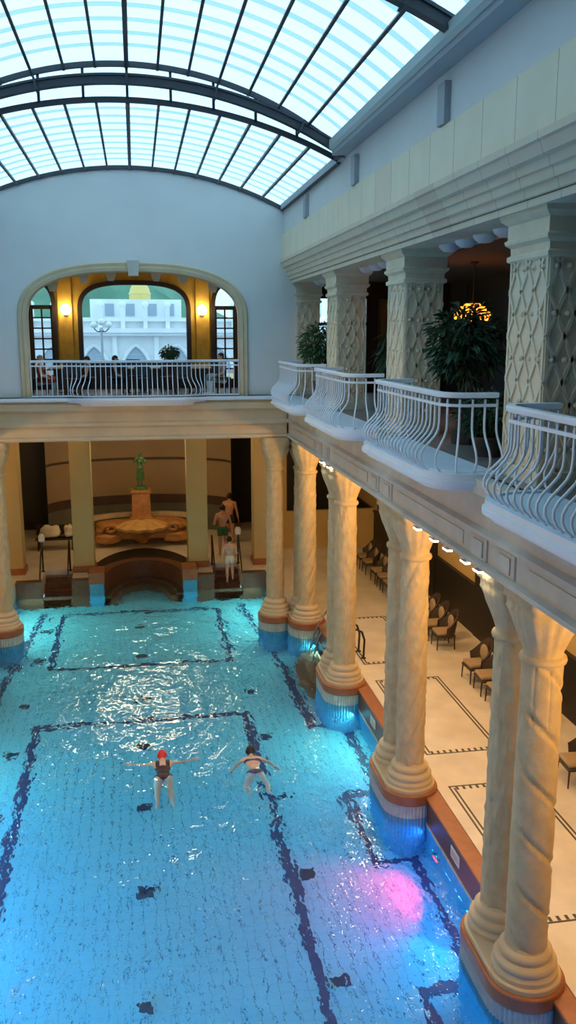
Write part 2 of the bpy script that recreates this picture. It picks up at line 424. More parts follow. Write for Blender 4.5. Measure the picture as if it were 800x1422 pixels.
# riser, coping, deck
for sgn, nm in ((1, 'right'), (-1, 'left')):
    a, b_ = sorted((sgn * 5.0, sgn * 5.28))
    t = MB(); t.box(a, b_, -1, 24.9, WZ - .03, -.06)
    struct(t.build('trim_riser_' + nm, M['riser'], smooth=False), 'dark brown tiled pool edge wall', 'pool edge')
    a, b_ = sorted((sgn * 4.97, sgn * 5.28))
    t = MB(); t.box(a, b_, -1, 24.9, -.06, .0)
    struct(t.build('trim_coping_' + nm, M['coping'], smooth=False, bevel=.02), 'terracotta coping along the pool edge', 'coping')
    t = MB(); a, b_ = sorted((sgn * 4.985, sgn * 5.02)); t.box(a, b_, -1, 24.9, WZ - .02, WZ + .035)
    struct(t.build('trim_waterline_' + nm, M['cream_stone'], smooth=False), 'pale strip at the water line', 'trim')
def deck_right(sgn):
    d = MB(); a, b_ = sorted((sgn * 5.28, sgn * 9.3)); d.box(a, b_, -1, 24.9, -.12, 0)
    d.mi = 1
    def border(x0, x1, y0, y1):
        for (p, q) in (((x0, y0), (x1, y0)), ((x1, y0), (x1, y1)), ((x1, y1), (x0, y1)), ((x0, y1), (x0, y0))):
            for off in ((0, .08) if abs(q[0] - p[0]) < abs(q[1] - p[1]) else (0,)):
                ins = off
                cx, cy = (x0 + x1) / 2, (y0 + y1) / 2
                P = [(u + (ins if u < cx else -ins), v + (ins if v < cy else -ins)) for u, v in (p, q)]
                (ax, ay), (bx, by) = P
                d.box(min(ax, bx) - .018, max(ax, bx) + .018, min(ay, by) - .018, max(ay, by) + .018, 0, .003)
            L = math.hypot(q[0] - p[0], q[1] - p[1]); k = int(L / .13)
            for i in range(1, k):
                t = i / k; x = p[0] + (q[0] - p[0]) * t; y = p[1] + (q[1] - p[1]) * t
                x += .075 if x <= x0 + .01 else (-.075 if x >= x1 - .01 else 0); y += .075 if y <= y0 + .01 else (-.075 if y >= y1 - .01 else 0)
                hor = abs(q[0] - p[0]) > abs(q[1] - p[1])
                if not hor: continue
                if hor: d.box(x - .025, x + .025, y - .05, y + .05, 0, .003)
                else: d.box(x - .05, x + .05, y - .025, y + .025, 0, .003)
    for y0, y1 in ((5.6, 9.4), (10.45, 14.4), (15.7, 19.6), (20.7, 24.4)):
        x0, x1 = (5.52, 7.1) if sgn > 0 else (-7.1, -5.52)
        border(x0, x1, y0, y1)
    return d
struct(deck_right(1).build('floor_deck', [M['cream_floor'], M['mosaic']], smooth=False), 'cream marble deck with charcoal mosaic borders', 'floor')
struct(deck_right(-1).build('floor_deck_left', [M['cream_floor'], M['mosaic']], smooth=False), 'cream marble deck of the left arcade', 'floor')
# far deck (two halves round the apse, with stair bays cut out)
fd = MB()
ap = apse_pts(APX + .02, APY + .02)
for sgn in (1, -1):
    half = [(x, y) for x, y in ap if x >= -1e-6] if sgn > 0 else [(x, y) for x, y in ap if x <= 1e-6][::-1]
    # from the outer side inwards
    poly = [(sgn * 9.3, 24.9), (sgn * 9.3, 38.5), (0, 38.5)] + half[::-1] + [(sgn * 1.4, 29.9), (sgn * 2.45, 29.9), (sgn * 2.45, 31.5), (sgn * 3.45, 31.5), (sgn * 3.45, 29.9), (sgn * 4.32, 29.9), (sgn * 4.32, 25.6), (sgn * 5.02, 24.9)]
    fd.prism(poly, -.6, 0)
struct(fd.build('floor_far', M['cream_floor'], smooth=False), 'cream floor round the fountain apse', 'floor')
# brown rim of the apse basin with a riser
rim = MB()
pin, pout = apse_pts(APX, APY, 32), apse_pts(APX + .42, APY + .42, 32)
rings = []
for (x0, y0), (x1, y1) in zip(pin, pout):
    rings.append([(x0, y0, FZ), (x1, y1, FZ), (x1, y1, .03), (x0 , y0, .03)])
rim.loft(rings)
struct(rim.build('trim_basin_rim', M['steps'], smooth=False), 'dark brown curved rim of the apse basin', 'pool edge')
st = MB()
for k in range(2):
    pi_, po_ = apse_pts(APX - .22 - .26 * k, APY - .35 - .45 * k, 32), apse_pts(APX, APY, 32)
    st.loft([[(a[0], a[1], FZ), (b_[0], b_[1], FZ), (b_[0], b_[1], -.72 - .28 * k), (a[0], a[1], -.72 - .28 * k)] for a, b_ in zip(pi_, po_)])
struct(st.build('trim_basin_steps', M['steps'], smooth=False), 'curved brown steps under water in the apse', 'steps')
# stair bays at the far end
for sgn, nm in ((1, 'right'), (-1, 'left')):
    st = MB()
    for k in range(6):
        z = -.02 - .17 * k
        x0, x1 = sorted((sgn * 2.46, sgn * 3.44))
        if k: st.box(x0, x1, 31.5 - .32 * k, 31.5 - .32 * (k - 1), FZ, z)
    x0, x1 = sorted((sgn * 1.95, sgn * 4.25)); 
    struct(st.build('trim_stairs_' + nm, M['steps'], smooth=False), 'brown tiled steps descending into the pool', 'steps')
    e = MB()
    for a, b_ in ((1.42, 2.45), (3.45, 4.3)):
        x0, x1 = sorted((sgn * a, sgn * b_)); e.box(x0, x1, 29.86, 29.92, FZ, -.03)
        e.box(x0, x1, 29.80, 30.15, -.03, .03)
    struct(e.build('trim_far_edge_' + nm, M['steps'], smooth=False), 'brown edge at the far end of the pool', 'pool edge')
# submerged D-shaped steps between the third pair and the corner
for sgn, nm in ((1, 'right'), (-1, 'left')):
    st = MB()
    for k in range(3):
        rx, ry = .42 + .28 * k, 1.15 + .33 * k
        poly = [(sgn * (5.02 - rx * math.sin(PI * i / 20)), 22.25 + ry * math.cos(PI * i / 20)) for i in range(21)]
        st.prism(poly, FZ, WZ - .12 - .26 * k)
    struct(st.build('trim_bay_steps_' + nm, M['steps'], smooth=False), 'rounded brown steps under water in the bay', 'steps')

# ------------------------------------------------------------------ lower beams, walls, ceilings
def beam_profile(sgn):
    P = [(4.24, BB), (4.18, BB + .03), (4.18, BB + .09), (4.26, BB + .12), (4.26, BT - .05), (4.16, BT), (4.16, BT + .05), (4.24, BT + .09), (4.24, 6.30), (4.12, 6.38), (4.12, G - .03), (5.4, G - .03), (5.4, BB)]
    return [(sgn * x, z) for x, z in P]
PAIRS = [(9.94), (15.0), (20.05)]
for sgn, nm in ((1, 'right'), (-1, 'left')):
    bm_ = MB(); bm_.prism_y(beam_profile(sgn), -1, YF + .1)
    for yc in PAIRS + [4.9]:
        for dy in (-.42, .42):
            x0, x1 = sorted((sgn * 4.235, sgn * 4.30)); bm_.box(x0, x1, yc + dy - .26, yc + dy + .26, BB + .12, BT - .05)
            x0, x1 = sorted((sgn * 4.215, sgn * 4.30)); bm_.box(x0, x1, yc + dy - .16, yc + dy + .16, BB + .16, BT - .1)
        x0, x1 = sorted((sgn * 4.246, sgn * 4.30))
        bm_.box(x0, x1, yc + 1.0, yc + 4.0, BB + .17, BT - .11)
    struct(bm_.build('beam_' + nm, M['stone_grey'], smooth=False), 'stone beam over the colonnade with relief panels', 'beam')
fb = MB()
fbp = [(24.86, BB), (24.80, BB + .04), (24.80, BB + .10), (24.88, BB + .13), (24.88, BT - .1), (24.80, BT - .04), (24.80, BT + .04), (24.86, BT + .08), (24.86, 6.18), (24.74, 6.26), (24.74, 6.42), (24.8, 6.46), (24.8, G), (25.6, G), (25.6, BB)]
fb.loft([[(x, y, z) for y, z in fbp] for x in (-4.2, 4.2)])
struct(fb.build('beam_far', M['stone_light'], smooth=False), 'pale stone beam below the far balcony', 'beam')
# gallery floor and arcade ceiling
for sgn, nm in ((1, 'right'), (-1, 'left')):
    s_ = MB(); x0, x1 = sorted((sgn * 5.4, sgn * 9.6)); s_.box(x0, x1, -1, YF + .5, BB + .15, G)
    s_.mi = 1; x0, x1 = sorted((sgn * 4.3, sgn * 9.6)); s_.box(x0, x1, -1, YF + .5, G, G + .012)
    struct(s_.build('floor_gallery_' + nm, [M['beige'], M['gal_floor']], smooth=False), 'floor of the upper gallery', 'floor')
s_ = MB(); s_.box(-9.6, 9.6, 25.6, 39, BB + .02, G)
s_.box(-9.6, -5.4, YF + .5, 25.6, BB + .02, G); s_.box(5.4, 9.6, YF + .5, 25.6, BB + .02, G)
struct(s_.build('ceiling_fountain_room', M['beige'], smooth=False), 'low ceiling over the fountain apse', 'ceiling')
# arcade back wall (right): dark dado, beige panels, dark doorways
def back_wall(sgn):
    q = MB(); x0, x1 = sorted((sgn * 9.2, sgn * 9.5)); q.box(x0, x1, -1, 38.6, 0, BB + .15)
    q.mi = 1; x0, x1 = sorted((sgn * 9.12, sgn * 9.2))
    q.box(x0, x1, -1, 38.4, 0, 1.35); x0, x1 = sorted((sgn * 9.08, sgn * 9.2)); q.box(x0, x1, -1, 38.4, 1.35, 1.45)
    for y in (14.0, 20.8, 25.8, 31.0):
        x0, x1 = sorted((sgn * 9.1, sgn * 9.2)); q.box(x0, x1, y, y + 1.6, 0, BB)
    return q
struct(back_wall(1).build('wall_arcade_right', [M['beige'], M['blackwood']], smooth=False), 'arcade wall with dark dado and doorways', 'wall')
struct(back_wall(-1).build('wall_arcade_left', [M['beige'], M['blackwood']], smooth=False), 'left arcade wall', 'wall')
q = MB(); q.box(-9.6, 9.6, 38.4, 38.7, 0, BB + .2)
struct(q.build('wall_apse_rear', M['blackwood'], smooth=False), 'dark wall behind the apse', 'wall')
q = MB(); q.box(4.6, 9.3, 33.2, 33.4, 0, 1.5); q.box(4.6, 5.6, 33.2, 33.4, 1.5, BB)
q.box(-9.3, -4.6, 33.2, 33.4, 0, 1.5)
struct(q.build('wall_side_passage', M['beige'], smooth=False), 'low beige wall at the end of the arcade', 'wall')
# near end
q = MB(); q.box(-9.6, 9.6, -1.4, -1.0, FZ, 13.4); q.box(-4.7, 4.7, -1.0, 5.0, 12.0, 13.5)  # second box: unseen opaque roof added to darken the pillar fronts
struct(q.build('wall_near', M['gal_dark'], smooth=False), 'plain end wall with added opaque roof over the near end', 'wall')

# ------------------------------------------------------------------ columns
def seglist(z0, z1, n): return [z0 + (z1 - z0) * i / n for i in range(n + 1)]
ZB, ZN, ZC = .52, 4.47, BB          # shaft start, neck, top
def make_shaft(style, turn=1):
    def rad(z): t = (z - ZB) / (ZN - ZB); return .256 - .022 * t + .006 * math.sin(PI * t)
    if style == 'spiral':
        def rf(t, z):
            a = (t * 2 + turn * z * 8.0) / (2 * PI); a -= math.floor(a); d = min(a, 1 - a)
            b2 = (t * 8 ) / (2 * PI); b2 -= math.floor(b2); d2 = min(b2, 1 - b2)
            return 1 - .10 * math.exp(-(d / .045) ** 2) + .075 * math.sin(PI * a) + .05 * math.exp(-((d - .12) / .05) ** 2) - (.05 * math.exp(-(d2 / .06) ** 2) if z > 3.6 else 0)
    elif style == 'twist':
        def rf(t, z): 
            a = (t * 5 + turn * z * 9.5) / (2 * PI); a -= math.floor(a); d = min(a, 1 - a)
            return 1 - .07 * math.exp(-(d / .10) ** 2) + .045 * math.sin(PI * a) + .045 * math.sin(z * 21 + t * 2) * math.sin(PI * a) * math.sin(t * 9)
    else:
        def rf(t, z):
            k = noise.noise((math.cos(t) * 3.2, math.sin(t) * 3.2, z * 2.6)); k2 = noise.noise((math.cos(t) * 7, math.sin(t) * 7, z * 6))
            return 1 + .05 * k + .06 * k2 + .05 * abs(math.sin(t * 4 + z * 5)) * abs(math.sin(t * 4 - z * 5)) + (.03 if (z * 1.05) % 1 < .06 else 0)
    b = MB(); b.lathe([(rad(z), z) for z in seglist(ZB, ZN, 110)], 72, rf=rf)
    return b.mesh('shaft', M['stone'])
def make_base():
    b = MB(); b.lathe([(.43, .13), (.43, .20), (.41, .22), (.395, .25), (.41, .28), (.41, .32), (.385, .35), (.335, .37), (.325, .40), (.345, .42), (.345, .46), (.32, .49), (.28, .505), (.262, .54)], 40)
    return b.mesh('base', M['stone_light'])
def make_capital():
    def rf(t, z):
        k = (z - 4.5) / .7
        if k < 0 or k > 1.1: return 1
        return 1 + .05 * abs(math.sin(t * 6 + .4)) * (1 - abs(2 * k - 1)) + .03 * math.sin(t * 16) * max(0, min(1, k * 3))
    b = MB(); b.lathe([(.236, 4.40), (.28, 4.42), (.29, 4.455), (.28, 4.49), (.242, 4.51), (.24, 4.56), (.265, 4.66, 2.2), (.30, 4.78, 2.4), (.345, 4.90, 3), (.375, 5.0, 3.6), (.395, 5.06, 4.5), (.38, 5.09, 5), (.38, 5.16, 6), (.41, 5.19, 8), (.41, 5.30, 8), (.40, 5.32, 8), (.40, ZC, 8)], 64, rf=rf)
    return b.mesh('capital', M['stone'], ang=55)
SH = {'spiral': make_shaft('spiral', 1), 'twist': make_shaft('twist', -1), 'carved': make_shaft('carved')}
BASE, CAP = make_base(), make_capital()
def column(x, y, style, label, rz=0, group='carved colonnade columns'):
    r = empty('carved_column', (x, y, 0), 0, label, 'column', group, 'thing')
    for nm, me in (('base', BASE), ('shaft', SH[style]), ('capital', CAP)):
        o = bpy.data.objects.new(nm, me); COL.objects.link(o); o.parent = r
        if nm == 'shaft': o.rotation_euler = (0, 0, rz)
    return r
def stadium(r, y0, y1, n=20, cx=0):
    return [(cx + r * math.cos(PI * i / n), y1 + r * math.sin(PI * i / n)) for i in range(n + 1)] + [(cx - r * math.cos(PI * i / n), y0 - r * math.sin(PI * i / n)) for i in range(n + 1)]
def plinth(x, ya, yb, label, single=False):
    r = empty('column_plinth', (x, (ya + yb) / 2, FZ), 0, label, 'plinth', 'brown and blue tiled column plinths', 'thing')
    h = (yb - ya) / 2
    z0 = -FZ
    b = MB(); b.prism(stadium(.475, -h, h), z0 + .0, z0 + .14); b.build('stone_slab', M['stone_light'], r, bevel=.02)
    b = MB(); b.prism(stadium(.53, -h, h), z0 - .16, z0 + .06); b.build('coping', M['coping'], r, bevel=.03)
    b = MB()
    # ribbed tile drum: half-round ribs all round
    pts = stadium(.49, -h, h, 24)
    per = []
    n = len(pts)
    for i in range(n):
        a, c = Vc((*pts[i], 0)), Vc((*pts[(i + 1) % n], 0)); L = (c - a).length; k = max(1, round(L / .055))
        for j in range(k): per.append(a.lerp(c, j / k))
    m_ = len(per); poly = []
    for i, p in enumerate(per):
        t = (per[(i + 1) % m_] - per[i - 1]).normalized(); nn = Vc((t.y, -t.x, 0))
        poly.append(tuple((p + nn * .0)[:2])); q2 = p.lerp(per[(i + 1) % m_], .5); poly.append(tuple((q2 + nn * .028)[:2]))
    b.prism(poly, z0 - .40, z0 - .15); b.mi = 1; b.prism(poly, 0, z0 - .40)
    b.build('tile_drum', [M['drum_pale'], M['drum_blue']], r, ang=25)
    return r
CX = 4.79
column(CX, 9.52, 'spiral', 'thick stone column with broad spiral bands, lit yellow, largest in view')
column(CX, 10.38, 'carved', 'grey rough-carved stone column just behind the largest yellow-lit spiral column', 1)
column(CX, 14.58, 'twist', 'yellow-lit twisted stone column in the middle pair of the right colonnade')
column(CX, 15.42, 'carved', 'grey carved column pressed behind the middle yellow-lit twisted column', 2)
column(CX - .06, 19.66, 'carved', 'yellow-lit smooth-banded column beside the rounded underwater steps', 3.5)
column(CX - .06, 20.46, 'carved', 'shaded column hidden behind the column by the underwater steps', 5)
column(4.72, 24.40, 'twist', 'slim twisted column at the corner with warm lit capital', 1)
column(3.90, 25.2, 'carved', 'front corner column standing alone before the right stair bay', 2.2)
column(4.74, 25.25, 'carved', 'shadowed column tucked between the two corner columns', 4)
plinth(CX, 9.52, 10.38, 'brown coped plinth with blue ribbed drum under the largest column pair')
plinth(CX, 14.58, 15.42, 'brown coped plinth with blue ribbed drum under the middle column pair')
plinth(CX - .06, 19.66, 20.46, 'brown coped plinth beside the rounded underwater steps')
plinth(4.72, 24.42, 25.25, 'brown coped plinth under the twisted corner column')
plinth(3.90, 25.18, 25.2, 'round brown plinth under the front corner column')
column(-4.0, 25.2, 'carved', 'column at the left edge before the left stair bay', .8)
for k, (ya, yb) in enumerate(((9.52, 10.38), (14.58, 15.42), (19.66, 20.46), (24.42, 25.25))):
    for y in (ya, yb):
        c = column(-4.79 if k < 3 else -4.74, y, 'carved', 'column of the left colonnade', k, None); c.name = 'column_left'; struct(c); del c['category']
    c = plinth(-4.79 if k < 3 else -4.72, ya, yb, 'plinth of the left colonnade'); c.name = 'column_left_plinth'; struct(c); del c['category']; del c['group']
plinth(-4.0, 25.18, 25.2, 'round brown plinth under the column at the left edge')

# ------------------------------------------------------------------ upper right wall and cornice
def cornice_profile(sgn):
    P = [(4.32, CB), (4.32, CB + .09), (4.29, CB + .10), (4.27, CB + .19), (4.23, CB + .20), (4.21, CB + .30), (4.18, CB + .31), (4.16, CB + .40), (4.10, CB + .42), (4.06, CB + .53), (4.03, CB + .55), (4.03, CL), (4.12, CL + .02), (4.12, CL + .5), (5.5, CL + .5), (5.5, CB + .05)]
    return [(sgn * x, z) for x, z in P]
cn = MB(); cn.prism_y(cornice_profile(1), -1, YF + .02)
struct(cn.build('trim_cornice', M['cornice'], smooth=False), 'stepped stone cornice above the gallery pillars', 'cornice')
fr = MB(); fr.box(4.09, 4.3, -1, YF + .02, CL + .02, 11.02)
struct(fr.build('trim_frieze', M['frieze'], smooth=False), 'band of upright cream stone slabs above the cornice', 'frieze')
uw = MB(); uw.box(4.14, 4.6, -1, YF + .02, 11.0, WT + .1)
uw.mi = 1
for y in (6.2, 11.85, 16.7, 21.5):
    uw.box(4.05, 4.2, y - .14, y + .14, 11.03, 11.55)
struct(uw.build('wall_right', [M['plaster'], M['soffit']], smooth=False), 'grey plaster strip under the glass roof', 'wall')
gt = MB()
gt.prism_y([(3.84, 11.78), (3.80, 11.84), (3.80, 11.98), (3.86, 12.0), (4.3, 12.0), (4.3, 11.78)], -1, 17.6)
gt.mi = 1; gt.box(3.86, 4.6, -1, 17.6, 11.70, 11.78)
struct(gt.build('trim_gutter', [M['gutter'], M['soffit']], smooth=False), 'pale green gutter of the sliding roof', 'gutter')
gt = MB(); gt.box(4.05, 4.6, 17.6, YF, 11.66, 11.80); struct(gt.build('trim_wall_plate', M['soffit'], smooth=False), 'grey wall plate under the far roof glass', 'trim')
wl = MB(); wl.box(-4.6, -4.25, -1, YF + .02, BB + .8, 13); struct(wl.build('wall_left', M['plaster'], smooth=False), 'left upper wall', 'wall')
# gallery behind the pillars
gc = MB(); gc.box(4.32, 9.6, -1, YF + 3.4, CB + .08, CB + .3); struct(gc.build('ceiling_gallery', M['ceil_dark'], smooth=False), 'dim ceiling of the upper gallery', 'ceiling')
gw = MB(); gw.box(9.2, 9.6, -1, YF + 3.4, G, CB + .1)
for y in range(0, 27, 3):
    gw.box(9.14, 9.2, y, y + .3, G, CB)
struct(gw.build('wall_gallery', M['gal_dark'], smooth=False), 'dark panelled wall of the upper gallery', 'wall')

# gallery pillars with lattice relief
def pillar(yc, label):
    x0, x1, hy = 4.5, 5.15, .5
    r = empty('carved_pillar', ((x0 + x1) / 2, yc, G), 0, label, 'pillar', 'lattice-carved gallery pillars', 'thing')
    hx = (x1 - x0) / 2; h = CB + .05 - G
    b = MB(); b.box(-hx, hx, -hy, hy, 0, h - .5); pshaft = b.build('shaft', M['stone_pillar'], r, bevel=.02)
    b = MB(); b.prism([(s1 * (hx + .03), s2 * (hy + .03)) for s1, s2 in ((-1, -1), (1, -1), (1, 1), (-1, 1))], 0, .18); b.build('base', M['stone_pillar'], r, bevel=.015)
    c = MB()
    rg = []
    for e_, z in ((0.0, h - .60), (.05, h - .57), (.05, h - .52), (.015, h - .50), (.02, h - .42), (.07, h - .38), (.08, h - .34), (.05, h - .32), (.05, h - .16), (.12, h - .10), (.14, h - .02), (.14, h)):
        rg.append([(s1 * (hx + e_), s2 * (hy + e_), z) for s1, s2 in ((-1, -1), (1, -1), (1, 1), (-1, 1))])
    c.loft(rg); c.build('capital', M['stone_pillar'], r, smooth=False)
    lt = MB(); z0, z1 = .18, h - .58
    def face(orig, u, nrm, wd):
        orig, u, nrm = Vc(orig), Vc(u), Vc(nrm); zz = Vc((0, 0, 1)); hh = z1 - z0
        cw = wd / 1.5; chh = 1.02; slope = chh / cw
        def strip(p, q, t=.020, d=.017):
            a = orig + u * p[0] + zz * (z0 + p[1]); c_ = orig + u * q[0] + zz * (z0 + q[1])
            dd = c_ - a; L = dd.length
            if L < .03: return
            dd /= L; lt.obox((a + c_) / 2 + nrm * d * .4, dd * (L / 2), dd.cross(nrm) * t, nrm * d)
        for sg in (1, -1):
            k0 = -6
            for k in range(-8, 14):
                c0 = k * chh / 2 if sg > 0 else k * chh / 2
                # z = c0 + sg*slope*t, t in [0,wd]
                ts = [0, wd]
                zs = [c0, c0 + sg * slope * wd]
                # clip to 0..hh
                ta, tb = 0., wd
                if sg > 0: ta = max(ta, (0 - c0) / slope); tb = min(tb, (hh - c0) / slope)
                else: ta = max(ta, (c0 - hh) / slope); tb = min(tb, c0 / slope)
                if tb - ta > .02: strip((ta, c0 + sg * slope * ta), (tb, c0 + sg * slope * tb))
        k = 0; z = .25
        while z < hh:
            for i in range(4):
                t = wd * (i + .5) / 4
                lt.sphere(orig + u * t + zz * (z0 + z) + nrm * .005, .038, 8, 6, (1, 1, .8))
            z += .51
        # side mouldings
        for t in (.02, wd - .02): strip((t, 0), (t, hh), .02, .014)
    face((-hx, -hy, 0), (1, 0, 0), (0, -1, 0), 2 * hx)
    face((-hx, -hy, 0), (0, 1, 0), (-1, 0, 0), 2 * hy)
    face((-hx, hy, 0), (1, 0, 0), (0, 1, 0), 2 * hx)
    lt.build('lattice_relief', M['stone_pillar'], pshaft, smooth=False)
    return r
pillar(9.85, 'widest lattice-carved gallery pillar, cut by the right edge')
pillar(15.15, 'lattice-carved gallery pillar partly behind the large dark potted plant')
pillar(20.3, 'lattice-carved gallery pillar right of the bushy plant at the far balcony')
pillar(25.42, 'lattice-carved gallery pillar beside the blue-grey far wall')
pillar(4.95, 'lattice-carved gallery pillar before the widest one')
# ------------------------------------------------------------------ glass roof
f_low = arcfn(4.12, 11.70, 12.66)
f_up = arcfn(4.05, 11.93, 13.27)
def arc_x(half, n): return [-half + 2 * half * i / n for i in range(n + 1)]
def vault(name, f, half, y0, y1, nb, label, strips):
    r = empty(name, (0, (y0 + y1) / 2, 0), 0, label, 'glass roof', None, 'structure'); oy = (y0 + y1) / 2
    xs = arc_x(half, 56)
    g = MB(); g.loft([[(x, y0 - oy, f(x)), (x, y1 - oy, f(x)), (x, y1 - oy, f(x) + .012), (x, y0 - oy, f(x) + .012)] for x in xs])
    g.build('glass_sheet', M['glass'], r, ang=80)
    for i in range(nb + 1):
        x = -half + .02 + (2 * half - .04) * i / nb; dx = .01; sl = (f(min(half, x + dx)) - f(max(-half, x - dx))) / (min(half, x + dx) - max(-half, x - dx)); t = Vc((1, 0, sl)).normalized(); nn = Vc((-t.z, 0, t.x))
        wd = .04 if i == nb // 2 else .024
        b = MB(); b.obox(Vc((x, 0, f(x))) - nn * .045, t * wd, Vc((0, (y1 - y0) / 2, 0)), nn * .045)
        b.build('glazing_bar', M['dark_iron'], r, smooth=False)
    xs2 = arc_x(half - .02, 40)
    for y in strips:
        s_ = MB(); s_.loft([[(x, y - .09 - oy, f(x) + .10), (x, y + .09 - oy, f(x) + .10), (x, y + .09 - oy, f(x) + .106), (x, y - .09 - oy, f(x) + .106)] for x in xs2])
        s_.build('shade_strip', M['shade'], r, ang=80)
    # edge rails
    for y in (y0, y1):
        e = MB(); pts = [(x, y - oy, f(x) - .02) for x in xs]
        nn = []
        for x in xs:
            sl = (f(min(half, x + .01)) - f(max(-half, x - .01))) / .02; nn.append(Vc((-sl, 0, 1)).normalized())
        e.sweep(pts, [(-.05, -.03), (.05, -.03), (.05, .03), (-.05, .03)], nn); e.build('edge_rail', M['dark_iron'], r, ang=60)
    for sx in (-1, 1):
        e = MB(); x = sx * (half - .01); e.box(min(x, x - sx * .05), max(x, x - sx * .05), y0 - oy, y1 - oy, f(half) - .08, f(half) + .03)
        e.build('eaves_rail', M['dark_iron'], r, smooth=False)
    return r
vault('ceiling_far', f_low, 4.12, 18.0, 24.98, 14, 'lower curved glass roof meeting the far wall', [18.5 + .66 * i for i in range(10)])
vault('ceiling_near', f_up, 4.05, 4.9, 17.95, 14, 'upper curved sliding glass roof above the pool', [5.34 + .66 * i for i in range(19)])
cl = empty('ceiling_clerestory', (0, 18.0, 0), 0, 'upright glazed step between the two glass roofs', 'glass roof', None, 'structure')
xs = arc_x(4.05, 40); g = MB()
g.loft([[(x, -.01, f_low(x)), (x, .01, f_low(x)), (x, .01, f_up(x)), (x, -.01, f_up(x))] for x in xs]); g.build('glass_sheet', M['glass'], cl, smooth=False)
for i in range(1, 10):
    x = -4.05 + 8.1 * i / 10; g = MB(); g.box(x - .025, x + .025, -.03, .03, f_low(x), f_up(x)); g.build('glazing_bar', M['dark_iron'], cl, smooth=False)
def truss(y, zc, ze, label):
    f = arcfn(4.1, ze, zc); xs = arc_x(4.1, 60)
    nn = []
    for x in xs:
        sl = (f(min(4.1, x + .01)) - f(max(-4.1, x - .01))) / .02; nn.append(Vc((-sl, 0, 1)).normalized())
    r = empty('roof_truss', (0, y, 0), 0, label, 'truss', 'curved iron roof trusses', 'thing')
    pts = [(x, 0, f(x)) for x in xs]
    b = MB(); b.sweep(pts, [(-.06, -.05), (.06, -.05), (.06, .05), (-.06, .05)], nn); b.build('arch_web', M['dark_iron'], r, ang=60)
    for s_ in (-1, 1):
        b = MB(); b.sweep([Vc(p) + n_ * (.068 * s_) for p, n_ in zip(pts, nn)], [(-.02, -.08), (.02, -.08), (.02, .08), (-.02, .08)], nn); b.build('flange', M['dark_iron'], r, ang=60)
    for s_ in (-1, 1):
        b = MB(); b.box(s_ * 4.03 - .07, s_ * 4.03 + .07, -.16, .16, ze - .12, ze + .05); b.build('bearing_shoe', M['dark_iron'], r, smooth=False)
    for i in range(6, 60, 12):
        p, n_ = Vc(pts[i]), nn[i]
        b = MB(); t = Vc((n_.z, 0, -n_.x)); b.obox(p, t * .02, Vc((0, .14, 0)), n_ * .11); b.build('stiffener', M['dark_iron'], r, smooth=False)
    return r
truss(17.72, 12.93, 11.80, 'curved dark iron truss spanning the full roof before the far glass')
truss(11.0, 12.86, 11.84, 'short visible end of a dark iron truss at the top right')

# ------------------------------------------------------------------ far wall with the arched opening
AO, AZ0, AZR = 2.87, 8.70, 1.28
def arch(x, a=AO, z0=AZ0, r=AZR, p=2.5): return z0 + r * max(0, 1 - (abs(x) / a) ** p) ** (1 / p)
def arch_path(a, z0, r, p, zb, n=48):
    pts = [(-a, zb)]
    for i in range(n + 1):
        t = PI * i / n; c, s_ = math.cos(t), math.sin(t)
        pts.append((-a * math.copysign(abs(c) ** (2 / p), c), z0 + r * abs(s_) ** (2 / p)))
    pts.append((a, zb)); return pts
def wall_with_arch(y0, y1, xmax, top, path, zb):
    """solid wall between y0 and y1 with an arched opening (path from left foot to right foot)"""
    b = MB(); n = len(path)
    inner = [(x, z) for x, z in path]
    # outer points: radial projection to the outline
    outer = []
    for i, (x, z) in enumerate(inner):
        u = i / (n - 1)
        if i == 0: outer.append((-xmax, zb))
        elif i == n - 1: outer.append((xmax, zb))
        else:
            k = (i - 1) / (n - 3)
            if k < .12: outer.append((-xmax, zb + (top(-xmax) - zb) * k / .12))
            elif k > .88: outer.append((xmax, zb + (top(xmax) - zb) * (1 - k) / .12))
            else:
                xx = -xmax + 2 * xmax * (k - .12) / .76; outer.append((xx, top(xx)))
    for y in (y0, y1):
        o = len(b.v); b.v += [(x, y, z) for x, z in inner] + [(x, y, z) for x, z in outer]
        for i in range(n - 1): b.f.append((o + i, o + i + 1, o + n + i + 1, o + n + i)); b.m.append(0)
    o0, o1 = 0, 2 * n
    for i in range(n - 1): b.f.append((o0 + i, o0 + i + 1, o1 + i + 1, o1 + i)); b.m.append(0)
    return b
apath = arch_path(AO, AZ0, AZR, 2.6, G)
topf = lambda x: f_low(max(-4.11, min(4.11, x))) - .02
fw = wall_with_arch(25.0, 25.45, 4.5, topf, apath, G)
struct(fw.build('wall_far', M['plaster'], ang=30), 'blue-grey plaster far wall under the curved glass roof', 'wall')
# stone surround
sr = MB(); P2 = arch_path(AO + .12, AZ0, AZR + .12, 2.6, G)
nn = []; pts = [(x, 24.99, z) for x, z in P2]
for i in range(len(pts)):
    t = (Vc(pts[min(i + 1, len(pts) - 1)]) - Vc(pts[max(i - 1, 0)])).normalized(); nn.append(Vc((-t.z, 0, t.x)))
sr.sweep(pts, [(-.15, -.06), (-.12, .06), (-.02, .08), (.0, .05), (.09, .07), (.12, .03), (.12, -.06)], nn)
struct(sr.build('trim_arch_surround', M['stone_light'], ang=30), 'moulded stone surround of the arched opening', 'trim')
ks = MB(); ks.loft([[(s1 * w_, y, z) for s1, y in ((-1, 24.86), (1, 24.86), (1, 25.05), (-1, 25.05))] for w_, z in ((.13, 9.86), (.17, 10.26))])
struct(ks.build('trim_keystone', M['stone_grey'], smooth=False), 'keystone at the top of the arched opening', 'keystone')
